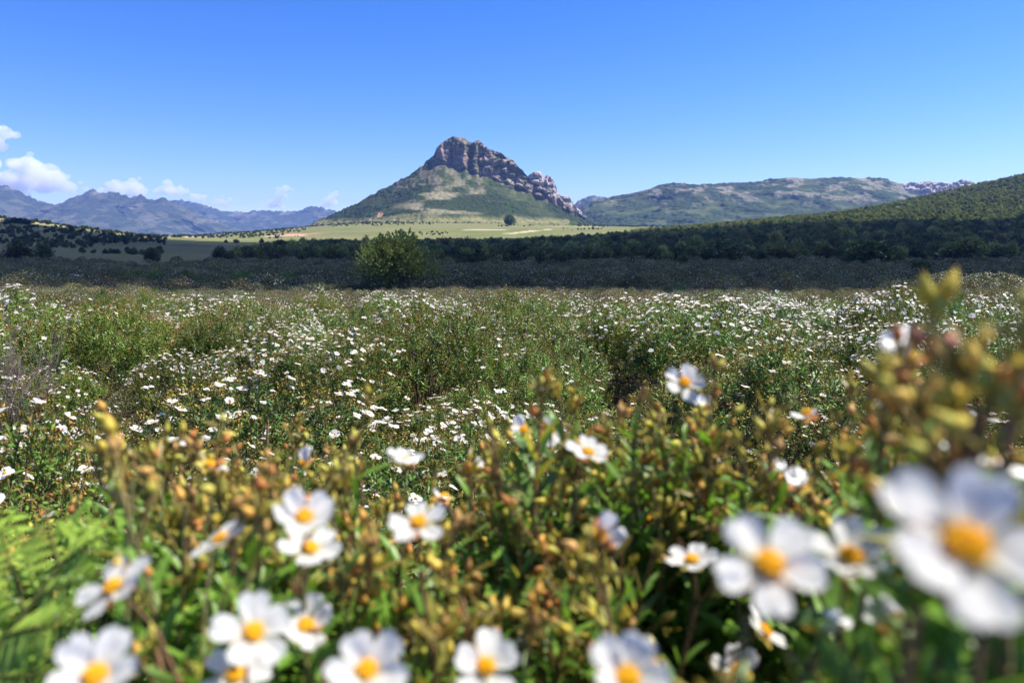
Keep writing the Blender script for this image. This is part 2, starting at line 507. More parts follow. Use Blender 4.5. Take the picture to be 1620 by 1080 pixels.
def col_crag(X, Y, Z, rock, bushy, bm_, c1, led, zr):
    c = mixc(np.broadcast_to(np.array([0.07, 0.085, 0.04]), X.shape + (3,)), (0.2, 0.18, 0.12), sstep(0, .4, fbm(X / 20., Z / 20., 81, 3)))
    rr = mixc(np.broadcast_to(np.array([0.26, 0.22, 0.21]), c.shape), (0.46, 0.36, 0.29), sstep(-0.2, 0.4, fbm(X / 16., Z / 16., 82, 3)))
    rr = mixc(rr, (0.08, 0.09, 0.05), 0.8 * sstep(0.25, 0.45, fbm(X / 12., Z / 9., 83, 3)))
    return mixc(c, rr, rock)
mountain('mountain_crag', [(815, 350), (826, 290), (838, 277), (847, 271), (854, 274), (860, 282), (866, 276), (874, 282), (880, 295), (882, 304), (890, 310), (900, 312), (908, 322), (916, 330), (922, 340), (934, 350), (945, 362)],
         1900, 30, 34, nu=260, nv=120, seed=9, bump=5, bsize=9, rock_low=[(815, 352), (838, 340), (880, 345), (910, 350), (945, 363)], flute=15, crag=6.5, colour=col_crag, cliff=66)

def col_ridge(rk, seed, rz0, amt=0.75, thr=0.12):
    def f(X, Y, Z, rock, bushy, bm_, c1, led, zr):
        c = mixc(np.broadcast_to(np.array([0.066, 0.082, 0.03]), X.shape + (3,)), (0.028, 0.045, 0.016), np.clip(0.3 + 0.7 * bushy * sstep(0.05, 0.3, bm_ + .1), 0, 1))
        c = c * (1 + 0.35 * fbm(X / 140., Z / 90., seed, 4))[..., None]
        sc = fbm(X / 46., Z / 20., seed + 1, 5, 0.62)
        up = sstep(rz0 - 60, rz0 + 20, Z)
        m = sstep(thr, thr + 0.16, sc + 0.22 * up - 0.12)
        c = mixc(c, rk, amt * .5 * m * (0.15 + 0.85 * up))
        return mixc(c, np.asarray(rk) * (1 + 0.3 * led[..., None]), rock)
    return f
mountain('ridge', [(880, 366), (905, 345), (925, 327), (955, 316), (980, 310), (1010, 305), (1045, 293), (1065, 291), (1120, 292), (1180, 290), (1215, 286), (1245, 281), (1290, 282), (1345, 281), (1400, 284),
                   (1425, 290), (1440, 297), (1465, 300), (1520, 310), (1600, 330), (1700, 360)],
         2300, 20, 20, nu=560, nv=230, seed=21, rough=7, bump=6, bsize=15, spur=45, spurw=260.0, colour=col_ridge((0.36, 0.31, 0.24), 31, 150))
mountain('ridge_crag', [(1395, 330), (1425, 296), (1440, 289), (1452, 290), (1470, 286), (1485, 290), (1505, 289), (1520, 285), (1540, 287), (1548, 293), (1570, 305), (1620, 330)],
         2250, 40, 26, nu=240, nv=110, seed=24, bump=6, bsize=14, rock_low=[(1395, 331), (1425, 312), (1500, 307), (1550, 306), (1620, 331)], flute=15, crag=5, cliff=58,
         colour=col_ridge((0.34, 0.29, 0.25), 34, 130))
mountain('distant_ridge', [(890, 350), (915, 317), (932, 311), (940, 309), (950, 311), (975, 318), (1010, 340)], 3600, 40, 26, nu=160, nv=60, seed=27, rough=6, bump=5, bsize=24, crag=4,
         colour=col_ridge((0.3, 0.24, 0.21), 37, 150))
def col_blue(seed, rk=(0.36, 0.31, 0.26)):
    def f(X, Y, Z, rock, bushy, bm_, c1, led, zr):
        c = mixc(np.broadcast_to(np.array([0.075, 0.08, 0.05]), X.shape + (3,)), (0.035, 0.048, 0.03), bushy)
        m = sstep(0.24, 0.4, fbm(X / 130., Z / 50., seed, 5, 0.6) + 0.16 * sstep(60, 0, zr - Z))
        return mixc(c, rk, 0.2 * m)
    return f
mountain('far_mountain', [(-220, 300), (-120, 290), (-40, 297), (10, 296), (30, 303), (60, 318), (90, 325), (105, 318), (125, 310), (146, 300), (160, 306), (185, 304), (205, 313), (222, 309), (240, 316), (262, 315),
                          (285, 325), (310, 336), (335, 348), (360, 358), (400, 368), (430, 374)],
         4200, 10, 24, nu=420, nv=170, seed=51, rough=16, bump=6, bsize=30, spur=90, spurw=420.0, crag=12, colour=col_blue(61))
mountain('far_mountain_ridge', [(120, 350), (200, 330), (262, 318), (290, 317), (320, 324), (350, 333), (390, 336), (420, 332), (450, 335), (470, 335), (492, 326), (510, 330), (525, 333), (560, 345), (640, 356)],
         5600, 10, 24, nu=360, nv=120, seed=54, rough=14, bump=6, bsize=34, spur=100, spurw=460.0, crag=10, colour=col_blue(64))

# ------------------------------------------------------------------ the cloud overhead whose shade lies on the middle of the valley, and the clouds on the horizon
def cloud_mat(name, dens):
    m, nt, out = mat_new(name)
    v = nt.nodes.new('ShaderNodeVolumePrincipled')
    v.inputs['Color'].default_value = (1, 1, 1, 1)
    v.inputs['Density'].default_value = dens
    v.inputs['Anisotropy'].default_value = 0.2
    nt.links.new(v.outputs[0], out.inputs['Volume'])
    return m
def overhead_cloud():
    H = 760.0
    # the outline of its shade on the ground
    near = [(-300, 52), (-150, 58), (-60, 54), (-30, 46), (-23, 54), (-13, 57), (-3, 57), (6, 47), (14, 56), (30, 49), (42, 58), (55, 50), (75, 60), (130, 54), (260, 60), (380, 70)]
    far_ = [(640, 330), (470, 390), (330, 420), (250, 470), (170, 520), (100, 560), (0, 600), (-60, 640), (-160, 640), (-240, 600), (-340, 590), (-460, 580), (-560, 480), (-460, 160)]
    P = np.array(near + far_, float)
    t = np.concatenate([[0], np.cumsum(np.linalg.norm(np.diff(np.vstack([P, P[:1]]), axis=0), axis=1))])
    s = np.linspace(0, t[-1], 400)[:-1]
    Q = np.vstack([P, P[:1]])
    ol = np.stack([np.interp(s, t, Q[:, 0]), np.interp(s, t, Q[:, 1])], 1)
    c0 = np.array([60.0, 330.0])
    ol = ol + 9 * np.stack([noise3(s / 22, 0, 3), noise3(s / 22, 0, 4)], 1) + 5 * np.stack([noise3(s / 7, 0, 5), noise3(s / 7, 0, 6)], 1)
    off = SUN[:2] / SUN[2] * H
    k = 40
    tt = np.concatenate([[0.0], np.linspace(0.004, 1, k - 1) ** 1.3])
    XY = ol[:, None] + (c0 - ol)[:, None] * tt[None, :, None]
    n = fbm(XY[..., 0] / 60, XY[..., 1] / 60, 91, 4)
    th = np.clip(tt / 0.25, 0, 1)[None] ** 0.6
    top = (70 + 50 * n) * th; bot = -(12 + 8 * n) * th
    mb = MB()
    for zz, flip in ((top, 1), (bot, 0)):
        v = np.concatenate([XY + off, H + zz[..., None]], -1).reshape(-1, 3)
        m = len(ol)
        f = grid_faces(m, k)
        j = np.arange(k - 1)
        f = np.concatenate([f, np.stack([(m - 1) * k + j, j, j + 1, (m - 1) * k + j + 1], 1)])
        mb.add(v, f[:, ::-1] if flip else f, (0.85, 0.85, 0.85))
    m, nt, out = mat_new('cloud_white')
    d = nt.nodes.new('ShaderNodeBsdfDiffuse'); d.inputs['Color'].default_value = (.85, .85, .87, 1)
    t = nt.nodes.new('ShaderNodeBsdfTranslucent'); t.inputs['Color'].default_value = (.92, .92, .94, 1)
    mx = nt.nodes.new('ShaderNodeMixShader'); mx.inputs[0].default_value = .6
    nt.links.new(d.outputs[0], mx.inputs[1]); nt.links.new(t.outputs[0], mx.inputs[2])
    tr = nt.nodes.new('ShaderNodeBsdfTransparent'); m2 = nt.nodes.new('ShaderNodeMixShader'); m2.inputs[0].default_value = .37
    nt.links.new(mx.outputs[0], m2.inputs[1]); nt.links.new(tr.outputs[0], m2.inputs[2])
    nt.links.new(m2.outputs[0], out.inputs['Surface'])
    o = link('cloud_overhead', mb.mesh('cloud_overhead', m))
    o['kind'] = 'structure'
overhead_cloud()

def ico(sub):
    import bmesh
    b = bmesh.new()
    bmesh.ops.create_icosphere(b, subdivisions=sub, radius=1.0)
    b.verts.ensure_lookup_table()
    v = np.array([q.co[:] for q in b.verts]); f = np.array([[q.index for q in p.verts] for p in b.faces])
    b.free()
    return v, f
ICO3, ICO4, ICO2, ICO1 = ico(3), ico(4), ico(2), ico(1)

M_cloud = cloud_mat('cloud_vapour', 0.0065)
def horizon_cloud(label, lobes, Y=9500.0, seed=0):
    """lobes: (px, py, radius in photo pixels)"""
    k = Y / 1080.0
    c0 = at(lobes[0][0], lobes[0][1], Y)
    mb = MB()
    rg = np.random.default_rng(seed)
    for (px, py, r) in lobes:
        c = at(px, py, Y)
        for j in range(15):
            rr = r * k * (0.18 + 0.42 * rg.random() ** 1.5) if j else r * k * 0.8
            dlt = rg.normal(size=3) * r * k * np.array([0.72, 0.6, 0.42]) * (1 if j else 0)
            v = ICO3[0] * rr
            n = noise3(v[:, 0] / (rr * .6) + j * 9, v[:, 1] / (rr * .6) + px, v[:, 2] / (rr * .6)) + 0.5 * noise3(v[:, 0] / (rr * .27) + j * 9, v[:, 1] / (rr * .27) + px, v[:, 2] / (rr * .27))
            v = v * (1 + 0.25 * n[:, None]) * np.array([1.15, 1, 0.85])
            mb.add(v + c + dlt - c0, ICO3[1], (1, 1, 1))
    o = link('cumulus_cloud', mb.mesh('cumulus_cloud', M_cloud), loc=c0)
    rm = o.modifiers.new('merge', 'REMESH'); rm.mode = 'VOXEL'; rm.voxel_size = 16.0
    tag(o, label, 'cloud')
horizon_cloud('largest white cumulus cloud, above the left end of the blue mountains', [(45, 262, 20), (20, 288, 24), (62, 284, 24), (88, 280, 16), (108, 296, 14), (-20, 300, 26)], seed=1)
horizon_cloud('high cloud wisp at the left edge above the largest cumulus', [(2, 212, 12), (-14, 225, 18), (8, 205, 8)], seed=2)
horizon_cloud('low wide cumulus just right of the pointed blue summit', [(180, 296, 13), (215, 297, 14), (198, 304, 14), (160, 302, 8)], seed=3)
horizon_cloud('ragged cumulus over the right shoulder of the blue mountains', [(268, 300, 12), (285, 303, 10), (310, 313, 10), (250, 304, 8), (345, 320, 9), (355, 322, 7)], seed=4)
horizon_cloud('small upright cumulus leaning right over the distant blue ridge', [(437, 320, 10), (446, 308, 9), (452, 297, 7), (428, 324, 8)], seed=5)
horizon_cloud('faint little cloud beside the left foot of the rocky peak', [(524, 318, 10), (530, 308, 6), (516, 324, 8)], seed=6)

# ------------------------------------------------------------------ the air of the valley
def haze():
    x0, x1, y0, y1, z0, z1 = -6600, 6600, -6600, 7200, -24.0, 470.0
    v = [(x, y, z) for x in (x0, x1) for y in (y0, y1) for z in (z0, z1)]
    f = [(0, 1, 3, 2), (4, 6, 7, 5), (0, 4, 5, 1), (2, 3, 7, 6), (0, 2, 6, 4), (1, 5, 7, 3)]
    m, nt, out = mat_new('haze_air')
    p = nt.nodes.new('ShaderNodeVolumePrincipled')
    p.inputs['Color'].default_value = (0.26, 0.42, 1.0, 1)
    p.inputs['Density'].default_value = 9e-5
    p.inputs['Anisotropy'].default_value = 0.2
    nt.links.new(p.outputs[0], out.inputs['Volume'])
    mb = MB(); mb.add(v, f, (1, 1, 1))
    o = link('haze', mb.mesh('haze', m, smooth=False))
    o['kind'] = 'stuff'
haze()
# ------------------------------------------------------------------ plant templates
def leaf_tpl(rows, hw, curl, fold, cols=3):
    t = np.array(rows); w = np.array(hw)
    xs = np.linspace(-1, 1, cols)
    v = np.stack([w[:, None] * xs[None], np.repeat(t[:, None], cols, 1), (fold * np.abs(xs)[None] * w[:, None] - curl * t[:, None] ** 2)], -1)
    return v.reshape(-1, 3), grid_faces(len(rows), cols)
T_LEAF = leaf_tpl([0, .15, .42, .72, .9, 1], [.015, .055, .095, .075, .04, .004], 0.22, 0.35)
T_LEAF_MID = leaf_tpl([0, .45, 1], [.02, .11, .01], 0.2, 0, 2)
T_LEAF_FAR = leaf_tpl([0, 1], [.12, .12], 0.1, 0, 2)
def lathe_tpl(ts, rs, sides):
    th = np.arange(sides) / sides * 2 * math.pi
    v = [[r * math.cos(a), t, r * math.sin(a)] for t, r in zip(ts, rs) for a in th]
    f = []
    for i in range(len(ts) - 1):
        for j in range(sides):
            f.append((i * sides + j, i * sides + (j + 1) % sides, (i + 1) * sides + (j + 1) % sides, (i + 1) * sides + j))
    return np.array(v), np.array(f)
T_BUD = lathe_tpl([0, .1, .3, .52, .78, 1], [.10, .27, .36, .29, .12, .008], 6)
T_BUD_MID = lathe_tpl([0, .4, 1], [.1, .42, .02], 4)

def add_leaves(mb, tpl, pos, d, up, L, col, rng, wide=1.0):
    R = frames(d, up)
    n = len(pos)
    curl = np.ones(n) if rng is None else rng.uniform(0.2, 1.8, n)
    S = np.stack([L * wide, L, L * curl], -1)
    R = R * S[:, None, :]
    mb.inst(tpl[0], tpl[1], R, pos, col)
def add_buds(mb, tpl, pos, d, L, fat, col):
    R = frames(d, np.broadcast_to([0.31, 0.2, 0.93], d.shape))
    mb.inst(tpl[0], tpl[1], R * np.stack([L * fat, L, L * fat], -1)[:, None, :], pos, col)

BUDC = np.array([[.42, .32, .06], [.50, .27, .07], [.46, .19, .07], [.34, .31, .07], [.38, .33, .08], [.52, .36, .09], [.42, .24, .10], [.40, .34, .07]])
def shoot(rng, leafs, buds, stems, tip, axis, L, near=True, nb=1.0, green=0.5, node=0.0140, llen=(.026, .048), base=None, bare=0.0, yel=0.15, carrier=False):
    """one leafy shoot that ends in a head of buds; collects into the lists"""
    axis = nrm(axis)
    side = nrm(np.cross(axis, rng.normal(size=3)))
    bend = side * L * rng.uniform(-.12, .12)
    def P(s):
        s = np.asarray(s, float)[..., None]
        return tip - axis * (1 - s) * L + bend * (4 * s * (1 - s)) * 0.7
    b2 = nrm(np.cross(axis, side))
    n = max(2, int(L * (0.86 - bare) / node))
    s = bare + (np.arange(n) + rng.uniform(0, 1)) / n * (0.86 - bare)
    ph = rng.uniform(0, 6.28) + np.arange(n) * (math.pi / 2) + rng.normal(0, .2, n)
    for k in (0, 1):
        a = ph + k * math.pi
        rad = np.cos(a)[:, None] * side + np.sin(a)[:, None] * b2
        el = np.radians(rng.uniform(32, 72, n) - 18 * s)
        d = nrm(axis * np.cos(el)[:, None] + rad * np.sin(el)[:, None] + rng.normal(0, .12, (n, 3)))
        up = axis * np.sin(el)[:, None] - rad * np.cos(el)[:, None] + rng.normal(0, .25, (n, 3))
        LL = rng.uniform(llen[0], llen[1], n) * (0.55 + 0.9 * np.sin(np.clip(s * 1.25, 0, 1) * math.pi * 0.85 + .3)) * 0.85
        g = np.clip(green + rng.normal(0, .22, n), 0, 1)[:, None]
        c = np.array([.075, .15, .02]) * (1 - g) + np.array([.155, .29, .036]) * g
        yl = (rng.random(n) < yel * (0.4 + s))[:, None]
        c = np.where(yl, np.array([.26, .25, .045]) * rng.uniform(.7, 1.2, (n, 1)), c * rng.uniform(.75, 1.25, (n, 1)))
        leafs.append((P(s), d, up, LL, c))
    hp, hd = [], []
    nbr = int(rng.integers(2, 5) * nb + .5)
    ends = [] if carrier else [(tip, axis, 1.0)]
    if carrier: nbr = max(nbr, 1)
    for _ in range(nbr):
        s0 = rng.uniform(.35, .74) if carrier else rng.uniform(.66, .95)
        a = rng.uniform(0, 6.28)
        d = nrm(axis + (math.cos(a) * side + math.sin(a) * b2) * rng.uniform(.35, .9))
        ln = rng.uniform(.012, .038)
        p0 = P(s0); p1 = p0 + d * ln + axis * ln * .35
        if near: stems.append((np.array([p0, (p0 + p1) / 2 + d * ln * .1, p1]), np.array([.0009, .0008, .0007]), np.array([.20, .15, .05])))
        ends.append((p1, nrm(p1 - p0), .8))
    bp, bd, bl, bf, bc = [], [], [], [], []
    if nb > 0:
        for (p, d, w) in ends:
            m = int(rng.integers(1, 4)) if near else int(rng.integers(1, 4))
            basec = BUDC[rng.integers(len(BUDC))]
            for q in range(m):
                dd = nrm(d + rng.normal(0, .45, 3))
                back = rng.uniform(0, .016)
                pp = p - d * back + dd * rng.uniform(0.001, .006)
                if near: stems.append((np.array([p - d * (back + .003), pp]), np.array([.0006, .0006]), np.array([.2, .15, .05])))
                bp.append(pp); bd.append(dd); bl.append(rng.uniform(.006, .0115)); bf.append(rng.uniform(.65, 1.0))
                c = basec if rng.random() < .6 else BUDC[rng.integers(len(BUDC))]
                bc.append(c * rng.uniform(.75, 1.25))
        buds.append((np.array(bp), np.array(bd), np.array(bl), np.array(bf), np.array(bc) * np.array([1.12, 1.2, 1.0])))
        # small yellowish bracts among the buds
        m = rng.integers(6, 13)
        idx = rng.integers(0, len(bp), m)
        dd = nrm(axis + rng.normal(0, .7, (m, 3)))
        yc = np.array([.24, .19, .045]) * rng.uniform(.6, 1.2, (m, 1))
        leafs.append((np.array(bp)[idx] - axis * .006, dd, rng.normal(size=(m, 3)), rng.uniform(.012, .022, m), yc))
    sc = np.array([.20, .11, .06]) if rng.random() < .5 else np.array([.13, .12, .05])
    pts = P(np.linspace(0, 1, 6)); rr = np.linspace(.0019, .0010, 6)
    if base is not None:
        b0 = pts[0]
        q = np.array([base + (b0 - base) * t + np.array([0, 0, .10]) * math.sin(t * math.pi) * 0 for t in np.linspace(0, 1, 5)[:-1]])
        pts = np.concatenate([q, pts]); rr = np.concatenate([np.linspace(.0045, .0022, 4), rr])
    stems.append((pts, rr, sc))

def cat(lst):
    return [np.concatenate([q[i] for q in lst]) for i in range(len(lst[0]))]

# ------------------------------------------------------------------ flowers seen close
def petal_arrays(rng, L, W, cup, nu=9, nv=9, notch=.1):
    t = np.linspace(0, 1, nu)[:, None]; s = np.linspace(-1, 1, nv)[None]
    w = W * (0.16 + 0.84 * np.sin(np.clip(t * 1.02, 0, 1) ** 0.95 * math.pi * 0.66) ** 1.25)
    w = w * np.where(t > .8, np.sqrt(np.clip(1 - ((t - .8) / .23) ** 2, 0, 1)), 1)
    x = w * s
    y = L * (t - notch * (1 - np.abs(s)) ** 1.6 * sstep(.7, 1, t) * .8) + 0 * s
    sd = rng.uniform(0, 99)
    cr = fbm(x / W * 1.3 + sd, y / L * 1.5 + sd, 5, 3)
    pl = np.sin(s * 5.5 + 1.5 * noise3(y / L * 2 + sd, 0 * x, 3)) * (1 - .5 * t)
    z = L * (.13 * cr * (0.3 + t) + .022 * pl * t - .10 * t ** 2 * rng.uniform(-.6, 1.6) + .10 * s ** 2 * (1 - t * .6))
    c, sn = math.cos(cup), math.sin(cup)
    return np.stack([x, y * c - z * sn, y * sn + z * c], -1).reshape(-1, 3), grid_faces(nu, nv), np.broadcast_to(t, (nu, nv)).reshape(-1)

PW = .0056
def flower_meshes(seed, cups, keep=(0, 1, 2, 3, 4)):
    rng = np.random.default_rng(seed)
    mb = MB()
    for k in keep:
        th = k * 2 * math.pi / 5 + rng.normal(0, .09)
        cup = math.radians(rng.uniform(*cups))
        v, f, t = petal_arrays(rng, .0152 * rng.uniform(.9, 1.06), PW * rng.uniform(.88, 1.1), cup, notch=rng.uniform(.04, .16))
        v = v + np.array([0, .0012, .0004 * k * .5])
        R = np.array([[math.cos(th), -math.sin(th), 0], [math.sin(th), math.cos(th), 0], [0, 0, 1]])
        w = sstep(.30, .12, t)[:, None]
        c = np.array([.84, .84, .82]) * (1 - w) + np.array([.82, .68, .22]) * w
        mb.add(v @ R.T, f, c)
    petals = mb.mesh('petals', M_petal)
    mb = MB()
    v, f = ICO2
    mb.add(v * np.array([.0024, .0024, .0014]) + np.array([0, 0, .0012]), f, (.5, .42, .05))
    for i in range(70):
        a, r = i * 2.39996, .0036 * math.sqrt((i + .5) / 70)
        h = .0042 - 70 * r * r + rng.normal(0, .0004)
        p = np.array([r * math.cos(a), r * math.sin(a), h])
        mb.add(ICO1[0] * rng.uniform(.0005, .0008) + p, ICO1[1], np.array([.88, .55, .025]) * rng.uniform(.75, 1.12))
    st = mb.mesh('stamens', M_stamen)
    mb = MB()
    for k in range(5):
        a = k * 2 * math.pi / 5 + .6
        d = np.array([math.cos(a), math.sin(a), .35])
        add_leaves(mb, T_LEAF, np.array([[0, 0, -.0012]]), d[None], np.array([[0, 0, 1.]]), np.array([.0095]), (BUDC[k] * .9)[None], None, wide=4.2)
    tube(mb, [(0, 0, -.001), (.0006, 0, -.012), (0, .001, -.024)], [.0011, .0008, .0009], (.2, .13, .06))
    ca = mb.mesh('calyx', M_bud)
    return petals, st, ca
FLOWERS = {
    'open': [flower_meshes(100 + i, (4, 26)) for i in range(4)],
    'cup': [flower_meshes(120 + i, (22, 46)) for i in range(3)],
    'part': [flower_meshes(140, (10, 30), (0, 1)), flower_meshes(141, (5, 30), (0, 2, 3)), flower_meshes(142, (30, 55), (0, 1, 2))],
    'one': [flower_meshes(150, (15, 45), (0,)), flower_meshes(151, (35, 60), (0, 1))],
    'shut': [flower_meshes(160, (66, 80)), flower_meshes(161, (70, 84))],
}
def place_flower(kind, i, p, n, roll, size, parent):
    pe, st, ca = FLOWERS[kind][i % len(FLOWERS[kind])]
    f = link('flower', pe, parent)
    q = Vector(n).to_track_quat('Z', 'Y')
    from mathutils import Quaternion
    f.rotation_mode = 'QUATERNION'
    f.rotation_quaternion = q @ Quaternion((0, 0, 1), roll)
    f.location = Vector(p) - parent.location
    f.scale = (size,) * 3
    link('stamens', st, f); link('calyx', ca, f)
    return f

# ------------------------------------------------------------------ the cistus bushes right in front of the lens
FB = [  # base x, base y, label
    (-.52, .62, 'cistus bush with brown buds standing behind the bracken fern in front of the field'),
    (-.20, .48, 'near cistus bush with two white flowers one above the other'),
    (.10, .56, 'tall leafy cistus bush in the middle of the near row, dark gaps between its leaves'),
    (.40, .52, 'near cistus bush beside the dry grass tuft, one flower raised above its buds'),
    (-.14, .22, 'lowest near cistus bush with a line of open white flowers along the bottom edge'),
    (.17, .18, 'out of focus cistus bush carrying the largest white flowers and one tall budding shoot'),
]
fb_data = []
for (x, y, lab) in FB:
    root = link('cistus_bush', None, loc=(x, y, float(ground_z(x, y))))
    tag(root, lab, 'bush', 'cistus bushes in front of the lens')
    fb_data.append(dict(root=root, leafs=[], buds=[], stems=[]))
def nearest_bush(p):
    dd = [math.hypot(p[0] - x, (p[1] - y) * 1.0) for (x, y, _) in FB]
    return int(np.argmin(dd))

SIL = np.array([(-400, 830), (0, 850), (110, 800), (140, 720), (200, 700), (280, 690), (330, 700), (400, 750), (500, 745), (560, 690), (600, 740), (690, 790), (740, 760), (770, 690), (830, 660), (880, 660), (940, 690),
                (1000, 650), (1080, 640), (1150, 650), (1200, 690), (1250, 740), (1300, 720), (1345, 690), (1375, 600), (1440, 600), (1500, 560), (1560, 570), (1620, 580), (2100, 600)], float)
rng = np.random.default_rng(11)
SUNXY = SUN
def add_shoot(tip, axis, L, k=None, **kw):
    k = nearest_bush(tip) if k is None else k
    b = fb_data[k]; x, y, _ = FB[k]
    base = np.array([x, y, float(ground_z(x, y))]) + np.append(rng.normal(0, .02, 2), 0)
    shoot(rng, b['leafs'], b['buds'], b['stems'], np.asarray(tip, float), axis, L, True, base=base, **kw)
    return k

# the flowers: (px, py, size in photo pixels, kind, toward-lens, up, right, away)
RIGHTV = np.array([1., 0, 0]); UPV = np.array([0, 0, 1.])
HERO = [
    (1214, 897, 172, 'open', 1, .62, .25), (1522, 868, 262, 'open', 1, .42, .32), (400, 1003, 122, 'open', 1, .65, .2), (484, 993, 92, 'cup', .8, .9, .1), (580, 1064, 122, 'cup', 1, .6, 0), (768, 1056, 112, 'open', 1, .5, .1),
    (992, 1076, 135, 'cup', 1, .6, .1), (152, 1072, 130, 'cup', 1, .6, -.1), (184, 932, 112, 'open', .7, .75, -.75), (481, 823, 98, 'cup', .75, 1, .1), (490, 872, 96, 'open', .4, 1, .15), (662, 831, 96, 'open', .42, 1, .0),
    (352, 858, 96, 'open', .12, 1, -.6), (641, 735, 66, 'cup', -.12, 1, .03), (929, 719, 70, 'open', .38, 1, .25), (1082, 607, 66, 'open', .9, .6, .1), (868, 682, 42, 'part', .8, .4, .4), (946, 846, 52, 'one', .9, .2, .4),
    (1095, 890, 82, 'open', .1, 1, -.15), (1345, 888, 125, 'cup', .5, 1, .1), (1568, 742, 130, 'open', -.1, 1, .35), (1548, 664, 46, 'open', .2, 1, .5), (1500, 674, 36, 'cup', .4, .6, 0), (1424, 988, 70, 'one', .4, .5, -.5),
    (1449, 1032, 44, 'shut', .2, -.6, .1), (1205, 1000, 84, 'part', .2, .4, .6), (1170, 1062, 80, 'part', .3, .9, -.4), (372, 1072, 108, 'open', .3, 1, .05), (1026, 822, 36, 'one', .3, .6, .2), (975, 928, 34, 'one', .5, .4, .3),
    (1437, 572, 62, 'shut', .1, .8, -.4), (1278, 656, 36, 'one', .4, .6, -.3), (1111, 652, 32, 'shut', .3, .9, 0), (290, 706, 30, 'one', .2, 1, 0), (330, 738, 40, 'one', .2, .9, .6), (482, 735, 36, 'one', .2, .9, -.5),
    (1618, 940, 90, 'part', .3, .6, .3), (80, 985, 40, 'one', .4, .9, -.4), (1265, 775, 44, 'shut', .2, .9, -.2), (1228, 752, 30, 'shut', .2, .9, .2), (1300, 1005, 70, 'one', -.3, .6, .2), (703, 788, 30, 'one', .3, .8, .1),
    (423, 918, 24, 'shut', .5, .6, 0), (836, 1000, 44, 'one', .5, .5, -.2), (975, 1012, 30, 'shut', .1, .8, 0), (828, 682, 26, 'one', .6, .4, 0), (1075, 852, 24, 'shut', .3, .5, 0), (1140, 790, 26, 'one', .4, .6, 0), (770, 742, 22, 'one', .4, .8, .3),
]
SZ = {'one': .030, 'part': .030, 'shut': .030, 'open': .0305, 'cup': .028}
HPOS = []
for (px, py, s, kind, a, bb, c) in HERO:
    real = .018 if kind in ('one', 'shut') else SZ[kind]
    HPOS.append(at_depth(px, py, min(real * 1080.0 / s, .62)))
HPOS = np.array(HPOS)
BIGF = np.array([h for h, q in zip(HPOS, HERO) if q[2] >= 60])
CAMP = np.array([0, 0, CAMZ])
def in_the_way(tip, axis, L):
    q = tip - nrm(axis) * np.linspace(-.03, L, 14)[:, None]
    for h in BIGF:
        t = np.clip((q - h) @ SUN, 0, 1)[:, None]
        if (np.linalg.norm(q - h - t * SUN, axis=1) < np.where(t[:, 0] > .004, .05 if h[1] < .22 else .024, 0)).any(): return True
        v = CAMP - h; l = np.linalg.norm(v); v = v / l
        t = (q - h) @ v
        if ((np.linalg.norm(q - h - t[:, None] * v, axis=1) < .024 * (1 - t / l * .6)) & (t > .003) & (t < l)).any(): return True
    return False
# generic shoots that fill the near row
cnt = 0
tries = 0
while cnt < 540 and tries < 14000:
    tries += 1
    y = rng.uniform(.13, .80) if rng.random() < .75 else rng.uniform(.3, .6)
    x = rng.uniform(-1, 1) * (.80 * y + .14)
    h = -.165 + .03 * noise3(x * 7, y * 7, 3) + rng.normal(0, .025)
    if y < .3: h -= .03 * (1 - y / .3)
    h += .05 * sstep(.12, .3, x) * sstep(.45, .2, y)
    h -= .22 * sstep(.62, .85, y)
    # a dark hollow between the middle bushes
    h -= .10 * math.exp(-(((x + .07) / .05) ** 2 + ((y - .5) / .10) ** 2))
    tip = np.array([x, y, CAMZ + float(h)])
    px, py = project(tip)
    lim = np.interp(px, SIL[:, 0], SIL[:, 1]) + rng.uniform(0, 30)
    g = 0
    while py < lim and g < 40:
        tip[2] -= .01; px, py = project(tip); g += 1
    if np.linalg.norm(tip - [0, 0, CAMZ]) < .17:
        continue
    if px < 215 and py > 770 and y < .52: continue
    if in_the_way(tip, np.array([0, 0, 1.]), .25): continue
    k = nearest_bush(tip)
    out = np.array([x - FB[k][0], y - FB[k][1], 0])
    ax = np.array([0, 0, 1.]) + out * 1.6 + rng.normal(0, .16, 3)
    gr = float(np.clip(.55 + .5 * noise3(x * 5, y * 5, 9), 0, 1))
    add_shoot(tip, ax, rng.uniform(.20, .34), k, nb=rng.choice([0, .45, .9, 1.3]), green=gr, yel=.12)
    cnt += 1
